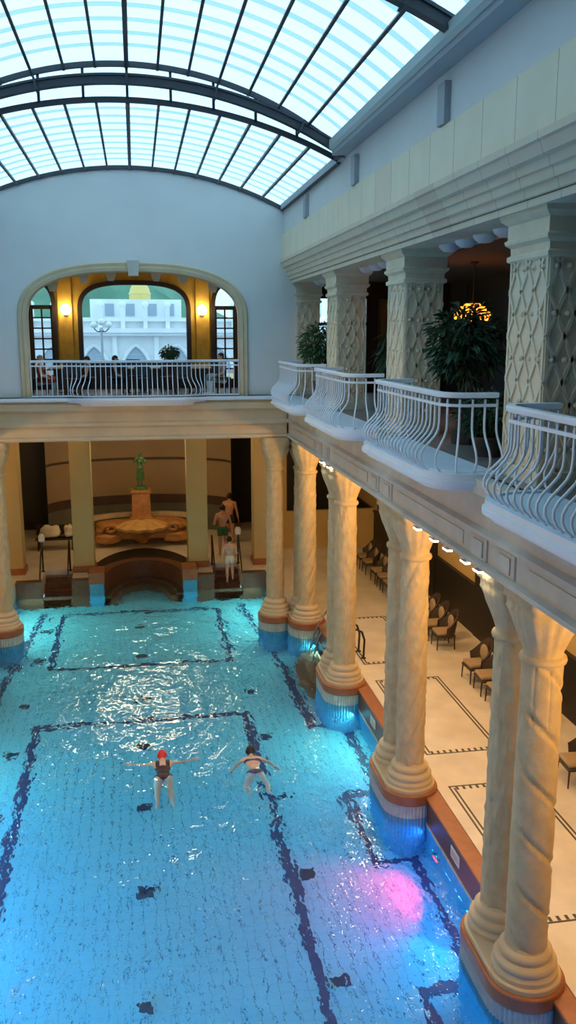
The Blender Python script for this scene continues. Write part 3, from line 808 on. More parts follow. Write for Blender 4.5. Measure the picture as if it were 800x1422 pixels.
# alcove room
WX, WZ0, WZR = 1.70, 8.95, .95
YB = 28.5
SB = .76
wpath = arch_path(WX, WZ0, WZR, 3.0, G + SB)
DX0, DX1, DZ = 2.42, 3.22, 9.12
ow = MB()
def ztop_win(x): 
    return WZ0 + WZR * max(0, 1 - (abs(x) / WX) ** 3.0) ** (1 / 3.0)
def ztop_door(x):
    c, hw = (DX0 + DX1) / 2, (DX1 - DX0) / 2
    return DZ + .72 * max(0, 1 - (abs(abs(x) - c) / hw) ** 2.2) ** (1 / 2.2)
ZT = 10.6
xsb = sorted(set([round(-3.5 + i * .05, 3) for i in range(141)] + [-WX, WX, -DX0, -DX1, DX0, DX1]))
for x0, x1 in zip(xsb, xsb[1:]):
    xm = (x0 + x1) / 2
    if abs(xm) < WX:
        segs = [((G, G), (G + SB, G + SB)), ((ztop_win(x0), ztop_win(x1)), (ZT, ZT))]
    elif DX0 < abs(xm) < DX1:
        segs = [((ztop_door(x0), ztop_door(x1)), (ZT, ZT))]
    else: segs = [((G, G), (ZT, ZT))]
    for (a0, a1), (b0, b1) in segs:
        vs = [(x0, YB, a0), (x1, YB, a1), (x1, YB, b1), (x0, YB, b0), (x0, YB + .25, a0), (x1, YB + .25, a1), (x1, YB + .25, b1), (x0, YB + .25, b0)]
        ow.add(vs, [(0, 1, 2, 3), (4, 7, 6, 5), (0, 4, 5, 1), (3, 2, 6, 7)])
struct(ow.build('wall_alcove', M['ochre'], smooth=False), 'ochre stucco wall with window and two glazed doors', 'wall')
aw = MB()
for s_ in (-1, 1):
    x0, x1 = sorted((s_ * 3.45, s_ * 3.7)); aw.box(x0, x1, 25.45, YB + .2, G, ZT)
struct(aw.build('wall_alcove_sides', M['ochre'], smooth=False), 'ochre side walls of the alcove', 'wall')
aw = MB(); aw.box(-3.7, 3.7, 25.42, YB + .3, ZT - .05, ZT + .15); struct(aw.build('ceiling_alcove', M['ochre'], smooth=False), 'ochre alcove ceiling', 'ceiling')
aw = MB(); aw.box(-3.7, 3.7, 25.0, YB + .3, G - .1, G + .012); struct(aw.build('floor_alcove', M['gal_floor'], smooth=False), 'alcove floor', 'floor')
b = MB()
for x0, x1 in ((-DX0, -1.0), (-1.0, 1.0), (1.0, DX0)):
    b.box(x0, x1, YB - .12, YB, G, G + SB - .05); b.box(x0 + .08, x1 - .08, YB - .14, YB - .11, G + .12, G + SB - .15)
struct(b.build('trim_dado', M['darkwood'], smooth=False), 'dark panelled dado below the arched window', 'panelling')
for s_ in (-1, 1):  # pilasters beside the window
    aw = MB(); x0, x1 = sorted((s_ * 1.90, s_ * 2.32)); aw.box(x0, x1, YB - .08, YB, G, ZT - .05)
    struct(aw.build('trim_pilaster_' + ('right' if s_ > 0 else 'left'), M['ochre'], smooth=False), 'ochre pilaster carrying a wall lamp', 'trim')
cb = MB()
for x in (-2.2, -1.35, -.62, .62, 1.35, 2.2):
    z = arch(x, p=2.6) - .02
    cb = MB(); cb.loft([[(x + s1 * w_, y, z + dz) for s1, y in ((-1, 25.46), (1, 25.46), (1, 25.46 + d_), (-1, 25.46 + d_))] for w_, d_, dz in ((.07, .08, -.2), (.12, .2, -.08), (.14, .25, .0), (.14, .25, .06))])
    struct(cb.build('trim_corbel', M['stone_light'], smooth=False), 'small pale corbel along the top of the alcove', 'corbel')
# window frame, panes
def frame_sweep(path, y, wd, dp, name, parent, m):
    pts = [(x, y, z) for x, z in path]; nn = []
    for i in range(len(pts)):
        t = (Vc(pts[min(i + 1, len(pts) - 1)]) - Vc(pts[max(i - 1, 0)])).normalized(); nn.append(Vc((-t.z, 0, t.x)))
    b = MB(); b.sweep(pts, [(-wd, -dp), (wd, -dp), (wd, dp), (-wd, dp)], nn); return b.build(name, m, parent, ang=30)
wn = empty('window_1', (0, 0, 0), 0, 'wide arched window with dark frame looking onto a pale ornate building', 'window', None, 'structure')
frame_sweep(arch_path(WX - .03, WZ0, WZR - .03, 3.0, G + SB), YB + .05, .07, .12, 'window_frame', wn, M['darkwood'])
b = MB(); b.box(-WX, WX, YB - .06, YB + .2, G + SB - .05, G + SB + .06); b.build('window_sill', M['darkwood'], wn, smooth=False)
b = MB(); pp = arch_path(WX - .05, WZ0, WZR - .05, 3.0, G + SB + .03); b.prism_y(pp, YB + .09, YB + .10); b.build('pane', M['glass'], wn, smooth=False)
for s_, nm in ((-1, 'door_1'), (1, 'door_2')):
    d = empty(nm, (0, 0, 0), 0, 'dark glazed door with small panes and arched fanlight, ' + ('left' if s_ < 0 else 'right') + ' of the big window', 'door', None, 'structure')
    cx, hw = s_ * (DX0 + DX1) / 2, (DX1 - DX0) / 2
    pth = [(cx + x, z) for x, z in arch_path(hw - .02, DZ, .70, 2.2, G)]
    frame_sweep(pth, YB + .04, .07, .10, 'door_frame', d, M['darkwood'])
    b = MB(); b.box(cx - hw, cx + hw, YB, YB + .1, DZ - .06, DZ + .06); b.build('transom', M['darkwood'], d, smooth=False)
    b = MB()
    for x in (-hw + .08, hw - .08): b.box(cx + x - .06, cx + x + .06, YB + .01, YB + .09, G, DZ)
    b.box(cx - hw, cx + hw, YB + .01, YB + .09, G, G + .3); b.box(cx - .025, cx + .025, YB + .02, YB + .08, G + .3, DZ)
    for k in range(1, 7):
        z = G + .3 + (DZ - G - .3) * k / 7; b.box(cx - hw, cx + hw, YB + .02, YB + .08, z - .022, z + .022)
    b.build('sash', M['darkwood'], d, smooth=False)
    b = MB(); b.prism_y([(cx + x, z) for x, z in arch_path(hw - .04, DZ, .66, 2.2, G + .02)], YB + .045, YB + .05); b.build('pane', M['glass'], d, smooth=False)
# globe wall lamps
for s_ in (-1, 1):
    r = empty('wall_lamp', (s_ * 2.08, YB - .08, 9.02), 0, 'lit round opal globe on the ochre pilaster ' + ('left' if s_ < 0 else 'right') + ' of the arched window', 'wall lamp', 'globe lamps of the alcove', 'thing')
    b = MB(); b.sphere((0, -.18, .02), .15, 20, 14, (1, 1, 1.1)); b.build('globe', M['globe'], r)
    b = MB(); b.lathe([(.0, 0), (.09, 0), (.09, .02), (.0, .025)], 16); ob = b.build('wall_plate', M['steel'], r); ob.rotation_euler = (PI / 2, 0, 0); ob.location = (0, 0, -.1)
    b = MB(); b.tube([(0, 0, -.1), (0, -.12, -.16), (0, -.18, -.13)], .018, 8); b.lathe([(.03, -.17), (.07, -.15), (.07, -.12)], 14, (0, -.18, 0)); b.build('bracket', M['steel'], r)
    light('POINT', 'globe_light', (s_ * 2.08, YB - .5, 9.0), 6, (1, .72, .38), .15)

# gallery end window and door beyond the pillars
ge = MB(); YE = YF + .45
for x0, x1, z0, z1 in ((4.62, 4.95, G, CB + .1), (4.95, 6.7, G, G + .2), (4.95, 6.7, 9.35, CB + .1), (6.7, 7.0, G, CB + .1), (7.0, 9.6, 9.3, CB + .1), (8.2, 9.6, G, 9.3)):
    ge.box(x0, x1, YE, YE + .2, z0, z1)
struct(ge.build('wall_gallery_end', M['darkwood'], smooth=False), 'dark end wall of the gallery', 'wall')
wn = empty('window_2', (0, 0, 0), 0, 'tall bright window at the far end of the upper gallery', 'window', None, 'structure')
b = MB()
for x in (5.0, 5.85, 6.7): b.box(x - .04, x + .04, YE + .02, YE + .12, G + .2, 9.35)
for z in (G + .2, 8.6, 9.35): b.box(5.0, 6.7, YE + .02, YE + .12, z - .035, z + .035)
b.build('window_frame', M['darkwood'], wn, smooth=False)
b = MB(); b.box(5.0, 6.7, YE + .06, YE + .07, G + .2, 9.35); b.build('pane', M['glass'], wn, smooth=False)
dr = empty('door_3', (0, 0, 0), 0, 'brown wooden door leaf at the far end of the gallery', 'door', None, 'structure')
b = MB(); b.box(7.0, 8.2, YE + .05, YE + .12, G, 9.3)
for x0, x1 in ((7.12, 7.52), (7.68, 8.08)):
    for z0, z1 in ((G + .2, G + 1.1), (G + 1.25, 9.1)): b.box(x0, x1, YE + .02, YE + .06, z0, z1)
b.build('leaf', M['brownwood'], dr, smooth=False)
b = MB(); b.sphere((7.1, YE - .02, G + 1.05), .035, 10, 8); b.build('door_knob', M['steel'], bpy.data.objects['leaf'])

# ------------------------------------------------------------------ outside the windows
bd = empty('ornate_building', (0, 62, 0), 0, 'pale ornate stone building with pointed arches seen through the arched window', 'building', None, 'thing')
b = MB(); b.box(-16, 16, 0, 6, -4, 9.2); b.build('facade_wall', M['facade'], bd, smooth=False)
b = MB(); b.box(-16.2, 16.2, -.7, 0, 8.15, 8.35); b.box(-16.2, 16.2, -.9, 0, 8.35, 8.65); b.box(-16, 16, -.4, .4, 9.1, 9.35)
b.build('cornice', M['facade'], bd, smooth=False)
for x in range(-8, 9):
    b = MB(); b.box(x * 1.5 - .14 + .7, x * 1.5 + .14 + .7, -.45, .4, 8.65, 10.0); b.sphere((x * 1.5 + .7, 0, 10.2), .24, 8, 6); b.build('pinnacle', M['facade'], bd, ang=60)
for k, x in enumerate((-8.4, -5.6, -2.8, 0, 2.8, 5.6, 8.4)):
    pt = arch_path(.95, 5.8, 1.6, 1.5, 1.0, 16)
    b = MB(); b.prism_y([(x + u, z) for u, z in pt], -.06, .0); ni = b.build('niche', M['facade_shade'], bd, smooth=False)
    pts = [(x + u, -.12, z) for u, z in arch_path(1.05, 5.8, 1.7, 1.5, 1.0, 16)]
    b = MB(); b.tube(pts, .13, 6); b.build('arch_moulding', M['facade'], ni)
    b = MB(); b.box(x + 1.25, x + 1.55, -.35, 0, -1, 8.15); b.build('buttress', M['facade'], bd, smooth=False)
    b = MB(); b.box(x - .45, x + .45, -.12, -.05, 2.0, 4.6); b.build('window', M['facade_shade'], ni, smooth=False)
b = MB(); b.box(-3.0, 3.2, 1, 5, 9.2, 10.6); at_ = b.build('attic', M['facade'], bd, smooth=False)
for x in (-1.7, -.3, 1.2, 2.4):
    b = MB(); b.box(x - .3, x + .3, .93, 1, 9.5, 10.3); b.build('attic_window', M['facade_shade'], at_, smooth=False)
b = MB(); b.lathe([(.75, 10.6), (.75, 11.0), (.8, 11.05), (.72, 11.15), (.66, 11.4), (.5, 11.7), (.2, 11.9), (.08, 12.0), (.07, 12.3), (0.02, 12.5)], 24, (.4, 3, 0)); b.build('gilded_dome', M['gold'], bd)
for x, lab in ((-11.5, 'low house with red brick roof left of the ornate building'), (12.5, 'low house with red roof right of the ornate building')):
    hb = empty('house', (x * .62, 50, 0), 0, lab, 'house', None, 'thing')
    b = MB(); b.box(-2.2, 2.2, 0, 4, -4, 5.6); b.build('wall', M['facade'], hb, smooth=False)
    b = MB(); b.loft([[(-2.4, -.3, 5.6), (2.4, -.3, 5.6), (2.4, 4.3, 5.6), (-2.4, 4.3, 5.6)], [(-1.6, 1.6, 6.9), (1.6, 1.6, 6.9), (1.6, 2.4, 6.9), (-1.6, 2.4, 6.9)]]); b.build('roof', M['roof_red'], hb, smooth=False)
hl = MB(); n = 40; rg = []
for j in range(9):
    y = 95 + j * 12; rg.append([(-120 + 240 * i / n, y, -6 + (27 * math.sin(PI * min(1, j / 6 * .5)) ) * (.62 + .4 * noise.noise((i * .23, j * .3, 2)) + .42 * math.exp(-((-120 + 240 * i / n + 14) / 26) ** 2))) for i in range(n + 1)])
hl.loft(rg, closed=False, caps=False)
struct(hl.build('hill', M['hill']), 'dark green wooded hill behind the ornate building', 'hill')
q = MB(); q.box(-140, 140, 29.5, 200, -4.6, -4); struct(q.build('street', M['soffit'], smooth=False), 'street outside', 'street')
sl = empty('street_lamp', (-1.6, 44, -4.2), 0, 'white globed street lamp outside the arched window', 'street lamp', None, 'thing')
b = MB(); b.lathe([(.16, 0), (.14, .6), (.07, .8), (.06, 12.6), (.12, 12.65), (.05, 12.8)], 12); b.build('post', M['soffit'], sl)
b = MB(); b.tube([(-.35, 0, 12.75), (-.2, 0, 12.6), (.2, 0, 12.6), (.35, 0, 12.75)], .03, 6); am = b.build('arm', M['dark_iron'], sl)
for x in (-.35, 0, .35):
    b = MB(); b.sphere((x, 0, 12.92 if x else 13.05), .16, 12, 8); b.build('globe', M['dome'], am)

# ------------------------------------------------------------------ balconies
PROFILE = [(0, .93), (0, .62), (.008, .54), (.04, .46), (.10, .38), (.165, .30), (.20, .22), (.20, .15), (.17, .08), (.12, .03), (.09, .0)]
def smooth_path(pts, r, n=8):
    """round the corners of a polyline"""
    out = [Vc((*pts[0], 0))]
    for a, b_, c in zip(pts, pts[1:], pts[2:]):
        a, b_, c = Vc((*a, 0)), Vc((*b_, 0)), Vc((*c, 0)); u, v = (a - b_).normalized(), (c - b_).normalized()
        p, q = b_ + u * r, b_ + v * r
        for i in range(n + 1):
            t = i / n; out.append(p * (1 - t) ** 2 + b_ * 2 * t * (1 - t) + q * t * t)
    out.append(Vc((*pts[-1], 0))); return out
def resample(path, step):
    L = [0]
    for a, b_ in zip(path, path[1:]): L.append(L[-1] + (b_ - a).length)
    n = max(2, round(L[-1] / step)); res = []; j = 0
    for i in range(n + 1):
        s_ = L[-1] * i / n
        while j < len(path) - 2 and L[j + 1] < s_: j += 1
        t = (s_ - L[j]) / max(1e-9, L[j + 1] - L[j]); p = path[j].lerp(path[j + 1], max(0, min(1, t))); d = (path[j + 1] - path[j]).normalized()
        res.append((p, d))
    return res
def balcony(name, loc, pts, rad, label, side=1, step=.165, slab=True, bulge=None, hsc=1.0, bsc=1.2, rb=.0145):
    r = empty(name, loc, 0, label, 'balcony', 'white bombe balconies', 'thing')
    path = smooth_path(pts, rad)
    nrm = []
    for i in range(len(path)):
        t = (path[min(i + 1, len(path) - 1)] - path[max(i - 1, 0)]).normalized(); nrm.append(Vc((t.y, -t.x, 0)) * side)
    up = [Vc((0, 0, 1))] * len(path)
    b = MB(); b.sweep([p + Vc((0, 0, .985 * hsc)) for p in path], [(-.035, -.04), (-.035, .04), (.005, .055), (.03, .045), (.03, -.045), (.005, -.055)], up); b.build('handrail', M['white_paint'], r, ang=50)
    b = MB(); b.sweep([p + Vc((0, 0, .855 * hsc)) for p in path], [(-.018, -.02), (-.018, .02), (.018, .02), (.018, -.02)], up); b.build('lower_rail', M['white_paint'], r, ang=50)
    b = MB(); b.sweep([p + n_ * (.09 * bsc) + Vc((0, 0, .03)) for p, n_ in zip(path, nrm)], [(-.015, -.025), (-.015, .025), (.015, .025), (.015, -.025)], up); b.build('foot_rail', M['white_paint'], r, ang=50)
    sm = resample(path, step)
    for k, (p, d) in enumerate(sm):
        n_ = Vc((d.y, -d.x, 0)) * side
        kk = bsc * (bulge(k / (len(sm) - 1)) if bulge else 1)
        cp = []
        for off, z in PROFILE: cp.append(p + n_ * (off * kk) + Vc((0, 0, z * hsc + (.03 if z < .01 else 0))))
        b = MB(); b.tube(cp, rb, 6); b.build('baluster', M['white_paint'], r, ang=70)
    if slab:
        def poly(o): 
            P = [tuple((p + n_ * o)[:2]) for p, n_ in zip(path, nrm)]
            return P
        b = MB()
        for o, z0, z1 in ((.22, -.07, .016), (.25, -.13, -.07), (.16, -.2, -.13)): b.prism(poly(o), z0, z1)
        b.build('slab', M['white_stone'], r, ang=30)
    return r
RX = 3.80
def side_balcony(y0, y1, label):
    yc = (y0 + y1) / 2; h = (y1 - y0) / 2
    pts = [(4.46 - RX, -h), (0, -h), (0, h), (4.46 - RX, h)]
    return balcony('balcony', (RX, yc, G), pts, .36, label, side=-1)
side_balcony(5.4, 8.85, 'white curved balcony nearest the camera, cut by the right edge')
side_balcony(10.5, 14.0, 'white curved balcony below the large dark potted plant and amber chandelier')
side_balcony(15.75, 19.0, 'white curved balcony second from the far wall')
side_balcony(20.8, 23.9, 'white curved balcony next to the far wall with bushy green plant')
def sm_(t): t = max(0, min(1, t)); return t * t * (3 - 2 * t)
fpts = [Vc((x, 0, 0)) for x in (-2.86,)]
path_far = []
for i in range(61):
    x = -2.84 + 5.68 * i / 60; path_far.append((x, -.30 * sm_((1.95 - abs(x)) / .8)))
_sp = smooth_path
smooth_path_far = [Vc((x, y, 0)) for x, y in path_far]
def smooth_path(pts, r, n=8): return smooth_path_far if pts is None else _sp(pts, r, n)
fbk = balcony('balcony', (0, 24.96, G + .02), None, 0, 'long white railing bulging forward before the arched dining alcove', side=1, step=.137, slab=False,
              bulge=lambda t: sm_((1.9 - abs(-2.84 + 5.68 * t)) / .25), hsc=.98, bsc=1.25, rb=.013)
b = MB(); pl = [(x, y - .26) for x, y in path_far if abs(x) < 1.98]
for o, z0, z1 in ((0, -.09, -.02), (.05, -.16, -.09), (.16, -.24, -.16)):
    q_ = [(x * (1 - o * .3), y + o) for x, y in pl]; b.prism(q_ + [(q_[-1][0], .1), (q_[0][0], .1)], z0, z1)
b.build('slab', M['white_stone'], fbk, ang=30)
b = MB(); b.box(-4.1, 4.1, 24.70, 25.02, G - .10, G + .0)
struct(b.build('trim_ledge', M['white_stone'], smooth=False, bevel=.02), 'pale ledge along the foot of the far wall', 'ledge')
# ------------------------------------------------------------------ fountain room
for s_, x, lab in ((-1, -2.06, 'square beige pillar left of the fountain'), (1, 1.98, 'square beige pillar right of the fountain'), (-1, -4.5, 'square beige pillar left of the left stair bay'), (1, 4.38, 'square beige pillar right of the right stair bay')):
    r = empty('square_pillar', (x, 31.35, 0), 0, lab, 'pillar', 'square pillars of the fountain room', 'thing')
    hw = .36
    b = MB(); b.box(-hw, hw, -hw, hw, .22, BB + .03); b.build('shaft', M['beige'], r, bevel=.02)
    b = MB(); b.box(-hw - .05, hw + .05, -hw - .05, hw + .05, 0, .16); b.box(-hw - .02, hw + .02, -hw - .02, hw + .02, .16, .23); b.build('base', M['coping'], r, smooth=False)
for s_, nm in ((-1, 'left'), (1, 'right')):
    b = MB(); x0, x1 = sorted((s_ * 1.34, s_ * 1.86)); b.box(x0, x1, 29.75, 30.75, -.12, .26)
    b.mi = 1; b.box(x0 + .02, x1 - .02, 29.78, 30.7, FZ, -.12)
    struct(b.build('trim_pier_' + nm, [M['coping'], M['drum_blue']], smooth=False), 'terracotta topped pier beside the fountain basin', 'pier')
# apse wall
pts = [(3.75 * math.sin(a), 36.2 + 1.75 * (math.cos(a) - math.cos(1.45)) / (1 - math.cos(1.45))) for a in [-1.45 + 2.9 * i / 32 for i in range(33)]]
pts = [(x * 3.75 / (3.75 * math.sin(1.45)), y) for x, y in pts]
def apse_band(name, z0, z1, d, m, lab):
    b = MB(); b.loft([[(x, y - d, z0), (x, y + .25, z0), (x, y + .25, z1), (x, y - d, z1)] for x, y in pts])
    struct(b.build(name, m, ang=30), lab, 'wall')
apse_band('wall_apse', 0, BB + .05, 0, M['apse'], 'curved tan wall behind the fountain')
apse_band('trim_apse_moulding', 3.02, 3.12, .05, M['apse_dark'], 'thin dark moulding on the curved wall')
apse_band('trim_apse_band', 1.12, 1.50, .06, M['apse_dark'], 'dark umber band on the curved wall')
apse_band('trim_apse_dado', 0, 1.12, .04, M['apse_grey'], 'grey green tiled dado of the curved wall')
# fountain
ft = empty('wall_fountain', (0, 35.2, 0), 0, 'orange stoneware shell fountain in the apse behind the pool', 'fountain', None, 'thing')
def rock(cx, cy, cz, sx, sy, sz, seed, seg=40, rings=24, amp=.16):
    b = MB(); b.sphere((0, 0, 0), 1, seg, rings)
    vs = []
    for x, y, z in b.v:
        k = 1 + amp * noise.noise((x * 1.7 + seed, y * 1.7, z * 1.7)) + amp * .5 * noise.noise((x * 4 + seed, y * 4, z * 4))
        p = 3.0; q = (abs(x) ** p + abs(y) ** p + abs(z) ** p) ** (1 / p); k /= max(q, 1e-6)
        vs.append((cx + x * k * sx, cy + y * k * sy, cz + z * k * sz))
    b.v = vs; return b
rock(0, .15, .58, 1.95, .85, .36, 3, 56, 28).build('rockwork', M['orange_stone'], ft, ang=60)
for s_ in (-1, 1):
    b = MB(); sp_ = []
    for i in range(40):
        a = i / 39 * 2.4 * PI; rr = .30 * (1 - i / 52); sp_.append((s_ * (1.25 + rr * math.cos(a)), -.62 - .1 * i / 39, .74 + rr * .62 * math.sin(a)))
    b.tube(sp_, .09, 8, [.12 * (1 - i / 60) for i in range(40)]); b.build('scroll', M['orange_stone'], ft)
    b = rock(s_ * 1.35, -.5, .35, .5, .3, .22, 9 + s_); b.build('scroll_foot', M['orange_stone'], ft, ang=60)
sh = MB(); rg = []
NR, NA = 10, 88
for j in range(NR + 1):
    q_ = j / NR; ring = []
    for i in range(NA + 1):
        a = PI * i / NA; rr = (.12 + .98 * q_) * (1 + .055 * q_ * abs(math.sin(a * 6.5)))
        ring.append((-rr * math.cos(a) * .98, -.30 - rr * math.sin(a) * 1.0, 1.04 - .30 * q_ ** 2 + .06 * q_ * abs(math.sin(a * 6.5)) + (.05 if j == NR else 0)))
    rg.append(ring)
rg2 = [[(x * .98, y * .985, z - .10 - .05 * (1 - j / NR)) for x, y, z in ring] for j, ring in enumerate(rg)]
sh.loft(rg, closed=False, caps=False); sh.loft(rg2, closed=False, caps=False)
sh.loft([rg[-1], rg2[-1]], closed=False, caps=False); sh.build('shell_basin', M['shell_stone'], ft, ang=50)
b = MB(); b.lathe([(.15, 0), (.5, .35), (.62, .62), (.4, .75)], 20, (0, -.3, .05)); b.build('shell_foot', M['orange_stone'], ft)
b = MB(); 
lp = [(2.0 * math.sin(a), 1.05 * math.cos(a) - .05) for a in [-1.3 + 2.6 * i / 24 for i in range(25)]]
b.loft([[(x, y - .02, .90), (x * 1.1, y + .22, .90), (x * 1.1, y + .22, 1.06), (x, y - .02, 1.06)] for x, y in lp]); b.build('rim_ledge', M['cream_stone'], ft, ang=40)
b = MB(); b.loft([[(s1 * w_, .35 + s2 * w_, z) for s1, s2 in ((-1, -1), (1, -1), (1, 1), (-1, 1))] for w_, z in ((.46, .85), (.46, 1.02), (.40, 1.06), (.38, 1.12), (.355, 2.02), (.40, 2.05), (.40, 2.13), (.36, 2.15))]); b.build('pedestal', M['orange_stone'], ft, smooth=False)

# ------------------------------------------------------------------ figures
def fuse(b, voxel, smooth=3):
    me = bpy.data.meshes.new('t'); me.from_pydata(b.v, [], b.f)
    o = bpy.data.objects.new('t', me); COL.objects.link(o)
    r = o.modifiers.new('r', 'REMESH'); r.mode = 'VOXEL'; r.voxel_size = voxel
    s_ = o.modifiers.new('s', 'SMOOTH'); s_.factor = .5; s_.iterations = smooth
    dg = bpy.context.evaluated_depsgraph_get(); dg.update()
    m2 = bpy.data.meshes.new_from_object(o.evaluated_get(dg))
    bpy.data.objects.remove(o); bpy.data.meshes.remove(me)
    for p in m2.polygons: p.use_smooth = True
    return m2
def capsule(b, p, q, r0, r1, seg=12):
    p, q = Vc(p), Vc(q)
    b.tube([p, q], 1, seg, [r0, r1]); b.sphere(p, r0, seg, 8); b.sphere(q, r1, seg, 8)
def ellip(b, c, r, seg=20): b.sphere(c, 1, seg, 14, r)
STAND = dict(sh=(.108, -.005, .805), el=(.150, -.015, .635), wr=(.165, .035, .485), hip=(.050, 0, .515), kn=(.056, .012, .285), an=(.058, -.012, .045))
def figure(H, pose=None, sit=False, head=(0, 0, 0), female=False, voxel=.010):
    P = {}
    for s_, k in ((-1, 'L'), (1, 'R')):
        for j, c in STAND.items(): P[j + k] = Vc((c[0] * s_, c[1], c[2]))
    dz = 0
    if sit:
        dz = -.245
        for k, s_ in (('L', -1), ('R', 1)):
            P['kn' + k] = Vc((s_ * .065, .24, .275)); P['an' + k] = Vc((s_ * .065, .23, .045))
            for j in ('sh', 'el', 'wr', 'hip'): P[j + k].z += dz
            P['el' + k] = Vc((s_ * .15, .03, .635 + dz)); P['wr' + k] = Vc((s_ * .10, .18, .60 + dz))
    for k, c in (pose or {}).items(): P[k] = Vc(c)
    b = MB(); sw = .92 if female else 1
    Z = lambda x, y, z: (x * H, y * H, (z + dz) * H)
    for k, s_ in (('L', -1), ('R', 1)):
        g = lambda j: P[j + k] * H
        hipw = g('hip')
        capsule(b, hipw, g('kn'), .052 * H, .034 * H); capsule(b, g('kn'), g('kn').lerp(g('an'), .35) + Vc((0, -.006 * H, 0)), .032 * H, .034 * H); capsule(b, g('kn').lerp(g('an'), .35) + Vc((0, -.006 * H, 0)), g('an'), .033 * H, .019 * H)
        # foot
        if 'toe' + k in P: toe = P['toe' + k] * H
        else: toe = g('an') + Vc((s_ * .012 * H, .095 * H, -.026 * H))
        capsule(b, g('an') + (g('an') - toe).normalized() * .02 * H + Vc((0, 0, -.018 * H)) * (0 if 'toe' + k in P else 1), toe, .021 * H, .014 * H)
        sh, el, wr = g('sh'), g('el'), g('wr'); sh.x *= sw
        capsule(b, sh, el, .031 * H, .0235 * H); capsule(b, el, el.lerp(wr, .3), .0235 * H, .0245 * H); capsule(b, el.lerp(wr, .3), wr, .024 * H, .0145 * H)
        # hand: palm, four fingers of unequal length, thumb from the palm's side
        d = (wr - el).normalized(); side_ = d.cross(Vc((s_, .3, .2))).normalized(); nrm_ = d.cross(side_).normalized()
        pc = wr + d * .028 * H
        for t in (-1, -.33, .33, 1): capsule(b, wr + side_ * t * .008 * H, wr + d * .052 * H + side_ * t * .0175 * H, .0095 * H, .0085 * H, 8)
        for t, L in ((-1, .036), (-.33, .043), (.33, .046), (1, .040)):
            a = wr + d * .052 * H + side_ * t * .0185 * H; m_ = a + d * L * .55 * H + side_ * t * .002 * H; e = m_ + (d * .85 + nrm_ * .45).normalized() * L * .5 * H
            capsule(b, a, m_, .0066 * H, .006 * H, 8); capsule(b, m_, e, .006 * H, .005 * H, 8)
        a = wr + d * .018 * H + side_ * .015 * H; m_ = a + (d * .6 + side_ * .8).normalized() * .028 * H; e = m_ + (d * .9 + side_ * .35 + nrm_ * .3).normalized() * .024 * H
        capsule(b, a, m_, .0085 * H, .007 * H, 8); capsule(b, m_, e, .007 * H, .0055 * H, 8)
    ellip(b, Z(0, 0, .535), ((.090 if not female else .098) * H, .064 * H, .070 * H))
    for s_ in (-1, 1): ellip(b, Z(s_ * .042, -.030, .505), (.050 * H, .048 * H, .052 * H))
    ellip(b, Z(0, 0, .635), (.074 * H * sw, .054 * H, .10 * H)); ellip(b, Z(0, -.004, .725), (.098 * H * sw, .062 * H, .100 * H))
    for s_ in (-1, 1):
        ellip(b, Z(s_ * .05, -.022, .755), (.052 * H, .045 * H, .062 * H)); ellip(b, Z(s_ * .048, .035, .745), (.045 * H, .034 * H, .036 * H))
    capsule(b, Z(-.095 * sw, -.008, .803), Z(.095 * sw, -.008, .803), .030 * H, .030 * H)
    for s_ in (-1, 1): capsule(b, Z(0, -.012, .845), Z(s_ * .085, -.012, .815), .024 * H, .026 * H)
    hc = Vc(Z(0, .012, .932)) + Vc(head) * H
    capsule(b, Z(0, -.010, .82), hc + Vc((0, -.012, -.035)) * H, .030 * H, .029 * H)
    ellip(b, hc + Vc((0, -.006, .008)) * H, (.047 * H, .057 * H, .060 * H)); ellip(b, hc + Vc((0, .016, -.030)) * H, (.036 * H, .040 * H, .036 * H))
    capsule(b, hc + Vc((0, .052, .004)) * H, hc + Vc((0, .064, -.016)) * H, .006 * H, .009 * H, 8)          # nose
    for s_ in (-1, 1): ellip(b, hc + Vc((s_ * .048, -.004, -.006)) * H, (.007 * H, .014 * H, .019 * H))      # ears
    capsule(b, hc + Vc((-.013, .050, -.034)) * H, hc + Vc((.013, .050, -.034)) * H, .006 * H, .006 * H, 8)  # lips
    return fuse(b, voxel), hc, dz
def shell(me, pred, off, m, name, parent):
    bm = bmesh.new(); bm.from_mesh(me); bm.normal_update()
    kill = [f for f in bm.faces if not pred(f.calc_center_median())]
    nv = {v: v.normal.copy() for v in bm.verts}
    bmesh.ops.delete(bm, geom=kill, context='FACES')
    for v in bm.verts: v.co += nv[v] * off if v in nv else Vc()
    m2 = bpy.data.meshes.new(name); bm.to_mesh(m2); bm.free()
    m2.materials.clear(); m2.materials.append(m)
    o = bpy.data.objects.new(name, m2); COL.objects.link(o); o.parent = parent
    s_ = o.modifiers.new('t', 'SOLIDIFY'); s_.thickness = .006; s_.offset = -.6
    return o
